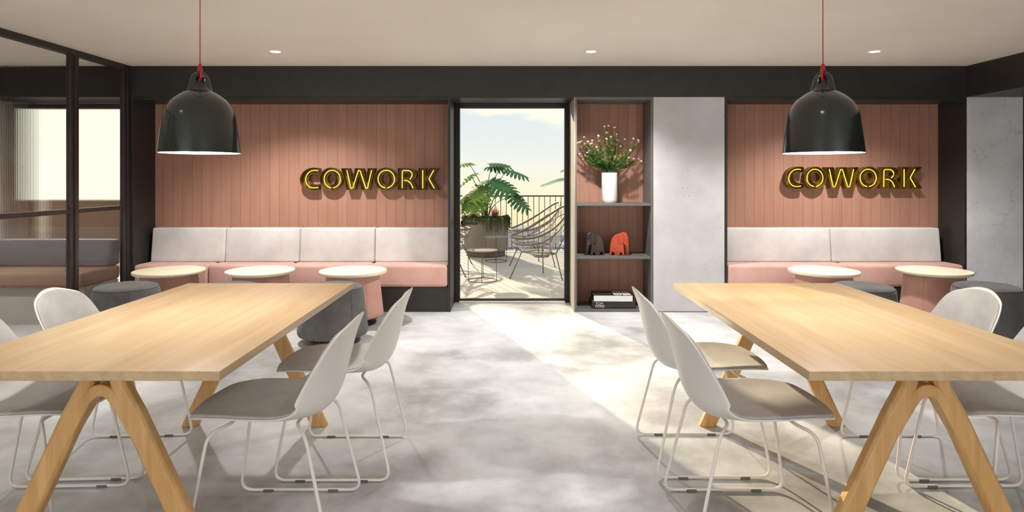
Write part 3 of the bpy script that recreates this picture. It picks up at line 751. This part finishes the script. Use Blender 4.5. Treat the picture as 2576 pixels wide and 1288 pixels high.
pendant(-1.412, 1, 'dark green bell pendant lamp hanging on a red cord above the left table')
pendant(1.407, -1, 'dark green bell pendant lamp hanging on a red cord above the right table')

# ------------------------------------------------------------------ big tables
TZ = .745; TH = .031; TY0, TY1 = 1.99, 3.664; TW = .965
def trestle(parent, y):
    """one end frame: two splayed octagonal legs and the bent arch that joins them"""
    top = TZ-TH
    for s in (-1, 1):
        bm = bmesh.new()
        path = [(s*.355, 0), (s*.092, .565), (s*.052, .652), (s*.049, top)]
        pts = fillet([(a, 0, z) for a, z in path], [0, .03, .05, 0], 5)
        rings = []; hw, hd, ch = .040, .027, .012
        n = len(pts)
        for i, p in enumerate(pts):
            if i == 0: tg = Vector((0, 0, 1))
            elif i == n-1: tg = Vector((0, 0, 1))
            else: tg = (pts[i+1]-pts[i-1]).normalized()
            sd_ = Vector((tg.z, 0, -tg.x)); 
            if i == 0: sd_ = Vector((1, 0, 0))
            k = 1.0-.30*min(1, max(0, (p.z-.5)/.15)); w_ = hw*k*(1.12 if i == 0 else 1)
            sec = [(-w_+ch, -hd), (w_-ch, -hd), (w_, -hd+ch), (w_, hd-ch), (w_-ch, hd), (-w_+ch, hd), (-w_, hd-ch), (-w_, -hd+ch)]
            rings.append([bm.verts.new(p+sd_*a+Vector((0, b_, 0))) for a, b_ in sec])
        for r0, r1 in zip(rings[:-1], rings[1:]):
            for k in range(8): bm.faces.new((r0[k], r0[(k+1) % 8], r1[(k+1) % 8], r1[k]))
        bm.faces.new(rings[0]); bm.faces.new(rings[-1])
        lg = obj('leg', bm, m_oakleg, parent, bevel=.004, seg=3); lg.location = (0, y, 0)
    # arch
    bm = bmesh.new()
    out = [(-.185, .385), (-.110, .525), (-.070, .598), (-.036, .640), (0, .652), (.036, .640), (.070, .598), (.110, .525), (.185, .385)]
    inn = [(-.145, .365), (-.076, .505), (-.044, .570), (-.024, .600), (0, .612), (.024, .600), (.044, .570), (.076, .505), (.145, .365)]
    o_ = [crom([(a, b_, 0) for a, b_ in out], k/24) for k in range(25)]; i_ = [crom([(a, b_, 0) for a, b_ in inn], k/24) for k in range(25)]
    rings = []
    for k, (p, q) in enumerate(zip(o_, i_)):
        e = abs(k-12)/12; d_ = .030-.009*e**2.2; m_ = (p+q)/2; p = m_+(p-m_)*(1-.5*max(0, e-.6)/.4); q = m_+(q-m_)*(1-.5*max(0, e-.6)/.4)
        rings.append([bm.verts.new((p.x, -d_, p.y)), bm.verts.new((p.x, d_, p.y)), bm.verts.new((q.x, d_, q.y)), bm.verts.new((q.x, -d_, q.y))])
    for r0, r1 in zip(rings[:-1], rings[1:]):
        for k in range(4): bm.faces.new((r0[k], r0[(k+1) % 4], r1[(k+1) % 4], r1[k]))
    bm.faces.new(rings[0]); bm.faces.new(rings[-1])
    ar = obj('arch', bm, m_oakleg, parent, bevel=.004, seg=2, auto=50); ar.location = (0, y, 0)
def big_table(cx, label):
    t = thing('meeting_table', label, 'table', (cx, (TY0+TY1)/2, 0)); hy = (TY1-TY0)/2
    bm = B(-TW/2, TW/2, -hy, hy, TZ-TH, TZ)
    obj('tabletop', bm, m_oak, t, bevel=.0025)
    obj('support_rail', B(-.03, .03, -hy+.2, hy-.25, TZ-TH-.03, TZ-TH), m_oakleg, t, bevel=.003)
    trestle(t, 2.17-(TY0+TY1)/2); trestle(t, 3.44-(TY0+TY1)/2)
    return t
big_table(-1.4125, 'long oak table with splayed trestle legs on the left side of the room')
big_table(1.4275, 'long oak table with splayed trestle legs on the right side of the room')

# ------------------------------------------------------------------ shell chairs
CP = [(.300, .470), (.255, .477), (.15, .471), (.03, .458), (-.07, .448), (-.145, .448), (-.195, .470), (-.228, .520), (-.250, .590), (-.266, .660), (-.285, .740), (-.318, .826)]
CWID = [.150, .190, .222, .232, .235, .236, .233, .226, .217, .206, .190, .150]
CLIFT = [-.012, .000, .018, .030, .044, .070, .090, .098, .088, .066, .036, .006]
def cinterp(A, t):
    P = [(v, 0, 0) for v in A]; return crom(P, t).x
def chair_surf(a, b, off=0, k=1):
    """a along the profile (-1 front .. 1 top), b across (-1..1)"""
    a2 = a*math.sqrt(1-.20*abs(b)**3)*k
    b2 = b*k
    t = (a2+1)/2
    C = crom([(x, 0, z) for x, z in CP], t); T = (crom([(x, 0, z) for x, z in CP], min(1, t+.01))-crom([(x, 0, z) for x, z in CP], max(0, t-.01))).normalized()
    n = Vector((T.z, 0, -T.x))                 # points to the sitter's side
    w = cinterp(CWID, t); li = cinterp(CLIFT, t)
    e = 1.0
    if t < .10: e = .80+.20*math.sqrt(max(0, 1-((.10-t)/.10)**2))
    if t > .86: e = .60+.40*math.sqrt(max(0, 1-((t-.86)/.14)**2))
    y = w*b2*e
    return C+n*(li*abs(b2)**2.3+off)+Vector((0, y, 0))
def grid_surf(bm, f, na, nb):
    G = [[bm.verts.new(f(-1+2*i/na, -1+2*j/nb)) for j in range(nb+1)] for i in range(na+1)]
    for i in range(na):
        for j in range(nb):
            q = bm.faces.new((G[i][j], G[i+1][j], G[i+1][j+1], G[i][j+1])); q.smooth = True
    return G
def make_chair():
    t = thing('shell_chair', None, 'chair')
    bm = bmesh.new(); grid_surf(bm, lambda a, b: chair_surf(a, b), 36, 20)
    bmesh.ops.recalc_face_normals(bm, faces=bm.faces[:])
    obj('shell', bm, m_shell, t, smooth=True, solid=(.009, 0, True), sub=1)
    bm = bmesh.new(); G = grid_surf(bm, lambda a, b: chair_surf(a, b, .009, .968), 34, 18)
    obj('cushion', bm, m_cushion, t, smooth=True, solid=(.011, 0, True), sub=1)
    # sled frame: one closed rod, runners along x on the floor, bars across under the seat
    r = .0065; hw = .240; bm = bmesh.new()
    def half(s):
        return [(.140, s*.135, .438), (.192, s*.20, .425), (.262, s*hw, r), (-.262, s*hw, r), (-.165, s*.205, .418), (-.105, s*.125, .436)]
    h1 = half(1); h2 = half(-1)[::-1]
    loop = [Vector(p) for p in h1+h2]
    rad = [.03, .05, .055, .055, .05, .03]
    pts = fillet(loop, rad+rad[::-1], 7, True)
    tube(bm, pts, r, 10, closed=True)
    obj('sled_frame', bm, m_rod, t)
    for s in (-1, 1):
        for x in (-.14, .14):
            g = obj('glide', B(x-.022, x+.022, s*hw-.009, s*hw+.009, 0, .010), m_glide, t, bevel=.002)
    return t
chair0 = make_chair(); first = True
def place_chair(x, y, rz, label):
    global first
    o = chair0 if first else copy_tree(chair0); first = False
    o.location = (x, y, .001); o.rotation_euler = (0, 0, rz); o['label'] = label; o['group'] = 'white shell chairs around the meeting tables'
    return o
place_chair(.918, 2.475, 0, 'white shell chair inside the right table, nearest the camera')
place_chair(.913, 3.067, 0, 'white shell chair inside the right table, nearer the shelving')
place_chair(-.915, 2.475, PI, 'white shell chair inside the left table, nearest the camera')
place_chair(-.806, 3.040, PI, 'white shell chair inside the left table, nearer the glass door')
place_chair(-1.935, 2.508, math.radians(2), 'white shell chair cut by the left frame edge behind the left table')
place_chair(-1.933, 3.050, math.radians(3), 'whole white shell chair behind the left table, before the fluted glass')
place_chair(1.985, 2.508, PI, 'white shell chair cut by the right frame edge behind the right table')
place_chair(1.985, 3.045, PI, 'grey cushioned white chair behind the right table, before a charcoal pouf')

# ------------------------------------------------------------------ side tables and poufs on castors
def casters(t, r):
    for k in range(4):
        a = PI/4+k*PI/2+.15
        c_ = bmesh.new(); x, y = r*math.cos(a), r*math.sin(a)
        for s in (-1, 1):
            bb = bmesh.new()
            lathe(bb, [(0, -.008), (.022, -.008), (.024, -.004), (.024, .004), (.022, .008), (0, .008)], 20)
            bmesh.ops.rotate(bb, verts=bb.verts, matrix=Matrix.Rotation(PI/2, 3, 'X')); bmesh.ops.translate(bb, verts=bb.verts, vec=(0, s*.012, .0245))
            me = bpy.data.meshes.new('tmp'); bb.to_mesh(me); bb.free(); c_.from_mesh(me); bpy.data.meshes.remove(me)
        box(c_, -.02, .02, -.006, .006, .02, .052)
        o = obj('caster', c_, m_caster, t, auto=40); o.location = (x, y, 0); o.rotation_euler = (0, 0, a+.7)
def make_side_table():
    t = thing('side_table', None, 'table')
    bm = bmesh.new(); lathe(bm, [(0, .466), (.296, .466), (.306, .470), (.311, .482), (.311, .490), (.308, .496), (0, .497)], 72)
    obj('tabletop', bm, m_birch, t, auto=40)
    bm = bmesh.new(); lathe(bm, [(0, .068), (.25, .068), (.272, .072), (.282, .086), (.278, .12), (.242, .455), (.24, .466), (0, .466)], 64)
    bd = obj('body', bm, m_pink, t, auto=50)
    bm = bmesh.new()
    for a in (-1.25, .9, 3.0):
        pts = [(r*math.cos(a), r*math.sin(a), z) for r, z in ((.2825, .09), (.2785, .12), (.2425, .455))]
        tube(bm, pts, .0012, 5)
    obj('seam', bm, M('seam_dark_pink', srgb(168,116,100), .9), bd)
    bm = bmesh.new(); disc(bm, .235, .05, .068, 40); obj('base_plate', bm, m_caster, t)
    casters(t, .205)
    return t
def make_pouf():
    t = thing('pouf', None, 'pouf')
    bm = bmesh.new(); lathe(bm, [(0, .062), (.255, .062), (.278, .066), (.287, .082), (.284, .12), (.247, .42), (.243, .440), (.238, .448), (.228, .460), (.20, .470), (.12, .474), (0, .475)], 64)
    bd = obj('body', bm, m_pouf, t, auto=60)
    bm = bmesh.new(); tube(bm, [(.2405*math.cos(2*PI*k/64), .2405*math.sin(2*PI*k/64), .4465) for k in range(64)], .0016, 6, closed=True)
    for a in (-.95, 1.15, 3.25):
        tube(bm, [(r*math.cos(a), r*math.sin(a), z) for r, z in ((.2875, .09), (.2845, .12), (.2475, .42), (.243, .443))], .0012, 5)
    obj('seam', bm, M('seam_dark_grey', srgb(66,64,64), .9), bd)
    bm = bmesh.new(); disc(bm, .24, .047, .062, 40); obj('base_plate', bm, m_caster, t)
    casters(t, .215)
    return t
st0 = make_side_table(); pf0 = make_pouf()
XS = [(-3.222, 'next to the fluted glass'), (-2.365, 'in the middle of the left niche'), (-1.494, 'nearest the glass door'), (2.93, 'left in the right niche'), (3.966, 'before the cracked concrete')]
for i, (x, w) in enumerate(XS):
    o = st0 if i == 0 else copy_tree(st0); o.location = (x, 5.88, 0); o.rotation_euler = (0, 0, .2*i); tag(o, 'pink drum side table with round birch top '+w, group='side tables along the benches')
    o = pf0 if i == 0 else copy_tree(pf0); o.location = (x, 5.226, 0); o.rotation_euler = (0, 0, .12*i); tag(o, 'charcoal drum pouf before the side table '+w, group='poufs along the benches')

# ------------------------------------------------------------------ terrace
struct('terrace_floor', B(-9, 6, 7.05, 11.75, -.15, -.0), m_paver)
rail = thing('railing', 'thin dark metal balcony railing along the terrace edge', 'railing', (0, 11.62, 0))
obj('top_rail', B(-2.6, 4.0, -.02, .02, 1.015, 1.04), m_rail, rail, bevel=.003)
obj('bottom_rail', B(-2.6, 4.0, -.012, .012, .05, .07), m_rail, rail)
for k in range(65):
    x = -2.55+.1018*k
    if x > 3.95: break
    obj('baluster', B(x-.006, x+.006, -.006, .006, 0 if k % 13 == 0 else .05, 1.015), m_rail, rail)
scr = thing('slat_parapet', 'brown vertical slat parapet outside the far left window', 'fence', (-5.8, 11.55, 0))
obj('capping', B(-3.2, 3.2, -.06, .06, .93, .96), m_slat, scr)
bm = bmesh.new()
for k in range(64): box(bm, -3.2+k*.1, -3.2+k*.1+.08, -.02, .02, 0, .93)
obj('slats', bm, m_slat, scr)
obj('backing_board', B(-3.2, 3.2, .02, .035, 0, .93), m_slat, scr)

# planter with monstera, bromeliads and trailing plant
PLX, PLY = -.46, 11.02
pl = thing('planter', 'large round stone planter on the terrace holding a broad leaved plant', 'planter', (PLX, PLY, 0))
bm = bmesh.new(); lathe(bm, [(0, .10), (.385, .10), (.392, .12), (.392, .66), (.385, .675), (.345, .675), (.34, .62), (0, .60)], 56)
obj('bowl', bm, m_planter, pl, auto=40)
bm = bmesh.new(); disc(bm, .34, 0, .10, 48); obj('plinth', bm, M('plinth_grey', srgb(110,102,94), .8), pl)
bm = bmesh.new(); disc(bm, .338, .60, .64, 40); obj('soil', bm, m_soil, pl)
rnd = random.Random(11)
mon = thing('monstera_plant', 'tall monstera with large split green leaves growing in the terrace planter', 'plant', (PLX, PLY, .63))
def monstera_leaf(L_, W_):
    """leaf along +x in its own plane, split into fingers either side of the rib"""
    bm = bmesh.new(); nf = 7
    def P(x, y):
        return Vector((x, y, -.22*x*x/L_ - .5*abs(y)**1.6))
    for s in (-1, 1):
        for i in range(nf):
            t0 = i/nf; t1 = (i+.93)/nf if i < nf-1 else 1
            env = lambda t: 1.25*W_*math.sin(PI*min(1, .18+.78*t))**.6
            x0, x1 = (t0-.08)*L_, (t1-.08)*L_
            sweep = .30*L_*(t0*.8)
            tip = env((t0+t1)/2)
            cols = 6; prev = None
            for c in range(cols+1):
                u = c/cols
                y = .012*0+tip*u
                xa = x0+sweep*u**1.4-.05*L_*u*(1-t0)*2; xb = x1+sweep*u**1.4-.05*L_*u*(1-t0)*2
                m_ = (xa+xb)/2; hwid = (xb-xa)/2*(1-.75*max(0, (u-.65)/.35)**2)*(1-.10*math.sin(PI*min(1, u*1.6)))
                if c < 3: hwid = (xb-xa)/2*1.16
                row = (bm.verts.new(P(m_-hwid, s*y)), bm.verts.new(P(m_+hwid, s*y)))
                if prev: bm.faces.new((prev[0], prev[1], row[1], row[0]))
                prev = row
    tube(bm, [P(-.08*L_+L_*k/10, 0)+Vector((0, 0, -.002)) for k in range(11)], [.005*(1-.08*k) for k in range(11)], 5)
    return bm
def mpx(x, y, dy=0):
    D = PLY+dy; return Vector(((x-CX)/F*D-PLX, dy, EYE-(y-CY)/F*D-.63))
# leaf attachment, direction (degrees in plan, 0 = +x), pitch, size
leaves = [((1236,415), .1, 10, -6, .42, .21), ((1260,418), -.1, 175, -4, .34, .17), ((1278,428), .05, -8, 10, .46, .20), ((1180,410), .1, 160, 0, .36, .20), ((1185,440), -.15, 205, 25, .42, .24),
          ((1240,455), -.25, -15, 18, .52, .26), ((1233,452), -.2, 165, 5, .34, .2), ((1215,470), -.3, 215, 40, .40, .24), ((1190,478), .05, 190, 30, .46, .26), ((1290,492), .0, -12, 32, .46, .20),
          ((1200,500), -.3, 240, 55, .34, .2), ((1270,470), .15, 20, 22, .46, .22), ((1176,500), .0, 180, 60, .32, .2)]
for (p, dy, az, pit, L_, W_) in leaves:
    a = mpx(p[0], p[1], dy); base = Vector((rnd.uniform(-.07, .07), rnd.uniform(-.06, .06), 0))
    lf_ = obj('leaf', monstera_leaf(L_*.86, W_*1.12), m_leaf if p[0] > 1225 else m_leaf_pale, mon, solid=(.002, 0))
    lf_.location = a; lf_.rotation_euler = (math.radians(rnd.uniform(-14, 24)), math.radians(pit), math.radians(az))
    bm = bmesh.new(); mid = base.lerp(a, .55)+Vector((-(a.x-base.x)*.18, -(a.y-base.y)*.15, .05))
    tube(bm, [crom([base, mid, a], k/12) for k in range(13)], [.011-.006*k/12 for k in range(13)], 7)
    obj('stalk', bm, m_stem, mon)
def rosette(x, y, label):
    bm = bmesh.new()
    for k in range(46):
        a = rnd.uniform(0, 2*PI); e = rnd.uniform(.35, 1.3); l = rnd.uniform(.16, .25)
        d = Vector((math.cos(a)*math.cos(e), math.sin(a)*math.cos(e), math.sin(e))); s = Vector((-math.sin(a), math.cos(a), 0))*.011
        p0 = d*.01; p1 = d*l*.55+Vector((0, 0, .01)); p2 = d*l+Vector((0, 0, -.02*math.cos(e)))
        v = [bm.verts.new(p0-s*.6), bm.verts.new(p0+s*.6), bm.verts.new(p1+s), bm.verts.new(p1-s), bm.verts.new(p2)]
        bm.faces.new(v[:4]); bm.faces.new((v[3], v[2], v[4]))
    o = obj('bromeliad', bm, m_bromel, None); o.location = (x, y, .655); tag(o, label, 'plant', 'red bromeliads in the terrace planter')
rosette(PLX-.19, PLY-.21, 'spiky red bromeliad at the left of the terrace planter'); rosette(PLX+.18, PLY-.22, 'spiky red bromeliad at the right of the terrace planter')
bm = bmesh.new()
for k in range(150):
    a = rnd.uniform(-PI*.98, PI*.1) if k % 3 else rnd.uniform(-PI*.45, .1)
    l = rnd.uniform(.04, .30) if math.cos(a) > -.1 else rnd.uniform(.03, .12)
    p = Vector((.36*math.cos(a), .36*math.sin(a), .69)); 
    path = [p, p*1.06+Vector((0, 0, .0)), Vector((.415*math.cos(a), .415*math.sin(a), .69-l*.4)), Vector((.42*math.cos(a)+rnd.uniform(-.02, .02), .42*math.sin(a), .69-l))]
    path[1].z = .70
    for s in range(26):
        q = crom(path, s/25); d = Vector((rnd.gauss(0, 1), rnd.gauss(0, 1), rnd.gauss(0, .7))).normalized()
        needle(bm, q, d, rnd.uniform(.016, .03), .006)
tr = obj('trailing_plant', bm, m_trail, None); tr.location = (PLX, PLY, 0); tag(tr, 'small leaved green creeper trailing over the rim of the terrace planter', 'plant')
for w_ in [v for v in ()]: pass

def wire_table(x, y, r, h, label):
    t = thing('wire_table', label, 'table', (x, y, 0), group='small wire terrace tables')
    bm = bmesh.new(); lathe(bm, [(0, h-.012), (r-.004, h-.012), (r, h-.008), (r, h+.004), (r-.006, h+.004), (r-.008, h-.004), (0, h-.004)], 48)
    obj('tray_top', bm, m_tabletop_ext, t, auto=40)
    bm = bmesh.new(); tube(bm, [(r*.97*math.cos(2*PI*k/48), r*.97*math.sin(2*PI*k/48), .006) for k in range(48)], .0055, 8, closed=True); obj('base_ring', bm, m_rim, t)
    for k in range(4):
        a = PI/4*0+k*PI/2-PI/2; bm = bmesh.new(); tube(bm, [(r*.95*math.cos(a), r*.95*math.sin(a), .006), (r*.95*math.cos(a), r*.95*math.sin(a), h-.012)], .0045, 8); obj('leg', bm, m_rim, t)
wire_table(-.393, 8.31, .198, .406, 'round wire side table nearest the door on the terrace')
wire_table(-.262, 10.23, .182, .402, 'round wire side table in front of the stone planter')

def lounge_chair(x, y, rz, label):
    """string lounge chair facing local -x"""
    t = thing('string_lounge_chair', label, 'chair', (x, y, 0), rz, group='string lounge chairs on the terrace')
    n = 72; rim = []
    for k in range(n):
        a = 2*PI*k/n; u = math.cos(a); v = math.sin(a)
        px = .40*u+.02; pz = .70+.21*u+.045*u*u; wy = .37*(1-.12*u)*v
        rim.append(Vector((px, wy, pz-.06*v*v+.02)))
    bm = bmesh.new(); tube(bm, rim, .015, 8, closed=True); obj('rim', bm, m_rim, t)
    mid = [Vector((p.x*.93+.005, p.y*.96, p.z-.10-.02*math.cos(2*PI*i/n))) for i, p in enumerate(rim)]
    bm = bmesh.new(); tube(bm, mid, .008, 8, closed=True); obj('second_hoop', bm, m_rim, t)
    ring = [Vector((.05+.10*math.cos(2*PI*k/n), .085*math.sin(2*PI*k/n), .285)) for k in range(n)]
    bm = bmesh.new(); tube(bm, ring, .008, 8, closed=True); obj('seat_ring', bm, m_rim, t)
    bm = bmesh.new()
    for i in range(0, n, 2):
        f = 0; j = (i+1) % n
        a = rim[i].lerp(rim[j], f); c_ = ring[i].lerp(ring[j], f)
        m_ = a.lerp(c_, .5)+Vector((0, 0, -.055)); b_ = mid[i].lerp(mid[j], f)
        tube(bm, [a, b_.lerp(m_, .1), m_.lerp(b_, .15), c_], .0028, 4)
    obj('cord_webbing', bm, m_cord, t)
    feet = [(-.41, .0), (.21, -.34), (.21, .34)]; tops = [(-.24, .0, .36), (.16, -.24, .34), (.16, .24, .34)]
    for (fx, fy), tp in zip(feet, tops):
        bm = bmesh.new(); ri = min(rim, key=lambda p: (p.x-tp[0]*1.25)**2+(p.y-tp[1]*1.6)**2)
        tube(bm, [(fx, fy, .0), tp], .008, 8); disc(bm, .014, 0, .008, 12, fx, fy); obj('leg', bm, m_rim, t)
    bm = bmesh.new(); sx = [Vector(p) for p in tops]
    for i in range(3): tube(bm, [sx[i], sx[(i+1) % 3]], .007, 6)
    for p in sx: tube(bm, [p, (.05, 0, .285)], .006, 6); tube(bm, [p, (p.x*1.5, p.y*1.42, .44 if p.x < 0 else .58)], .007, 6)
    obj('stretcher', bm, m_rim, t)
    return t
lounge_chair(.36, 8.58, math.radians(19), 'string lounge chair on the terrace nearest the door pane, right side')
lounge_chair(.35, 9.82, math.radians(19), 'string lounge chair on the terrace, right side and behind another one')
lounge_chair(-1.04, 8.72, math.radians(166), 'string lounge chair cut off by the left door frame')
lounge_chair(-1.05, 9.95, math.radians(178), 'string lounge chair behind the one at the left door frame')

# palm at the right edge of the door view
pm = thing('potted_palm', 'feathery palm whose frond tips show at the right edge of the door pane', 'plant', (1.5, 10.75, 0))
bm = bmesh.new(); lathe(bm, [(0, 0), (.2, 0), (.25, .45), (.23, .45), (.18, .42), (0, .42)], 32); obj('pot', bm, m_planter, pm)
for k in range(11):
    a = 2*PI*k/11+.25; bm = bmesh.new(); lean = .42+.18*(k % 3)
    top = 1.85-.25*(k % 3)
    P_ = [Vector((0, 0, .42)), Vector((math.cos(a)*.12, math.sin(a)*.12, top*.7)), Vector((math.cos(a)*lean*.7, math.sin(a)*lean*.5, top)), Vector((math.cos(a)*lean*1.3, math.sin(a)*lean*.9, top-.12))]
    tube(bm, [crom(P_, i/14) for i in range(15)], [.007-.005*i/14 for i in range(15)], 5)
    for i in range(22):
        t = .45+.55*i/22; q = crom(P_, t); tg = (crom(P_, min(1, t+.02))-crom(P_, t-.02)).normalized(); sdv = tg.cross(Vector((0, 0, 1))).normalized()
        for s in (-1, 1):
            d = (tg*.7+sdv*s-Vector((0, 0, .45))).normalized(); w_ = tg*.008; l = .17*math.sin(PI*min(.95, .25+.7*i/22))
            v = [bm.verts.new(q-w_), bm.verts.new(q+w_), bm.verts.new(q+d*l*.6+w_), bm.verts.new(q+d*l*.6-w_), bm.verts.new(q+d*l-Vector((0, 0, .02)))]
            bm.faces.new(v[:4]); bm.faces.new((v[3], v[2], v[4]))
    obj('frond', bm, m_leaf, pm)

# far lowland and town below the terrace
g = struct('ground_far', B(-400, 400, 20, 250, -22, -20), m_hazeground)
rnd = random.Random(5)
pro = None; blab = 'pale hazy distant building seen through the terrace railing'
for k in range(96):
    y = 100+(k//16)*24+rnd.uniform(-3, 3); x = (-.75+1.3*((k % 16)+.5*((k//16) % 2))/16)*y+rnd.uniform(-.6, .6); w_ = rnd.uniform(3.4, 5.2)*y/110; h_ = rnd.uniform(2.0, 5.5)*(1 if y > 150 else .8)
    if pro is None:
        bm = bmesh.new(); box(bm, -.5, .5, -.5, .5, 0, 1)
        v = [bm.verts.new(p) for p in ((-.54, -.54, 1), (.54, -.54, 1), (.54, .54, 1), (-.54, .54, 1), (-.54, 0, 1.22), (.54, 0, 1.22))]
        bm.faces.new((v[0], v[1], v[5], v[4])); bm.faces.new((v[2], v[3], v[4], v[5])); bm.faces.new((v[0], v[4], v[3])); bm.faces.new((v[1], v[2], v[5])); bm.faces.new((v[0], v[3], v[2], v[1]))
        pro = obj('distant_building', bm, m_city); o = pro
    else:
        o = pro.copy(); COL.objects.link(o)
    o.location = (x, y, -20); o.scale = (w_, w_*.8, h_); o.rotation_euler = (0, 0, rnd.uniform(-.2, .2)); tag(o, blab, 'building', 'distant buildings beyond the railing')
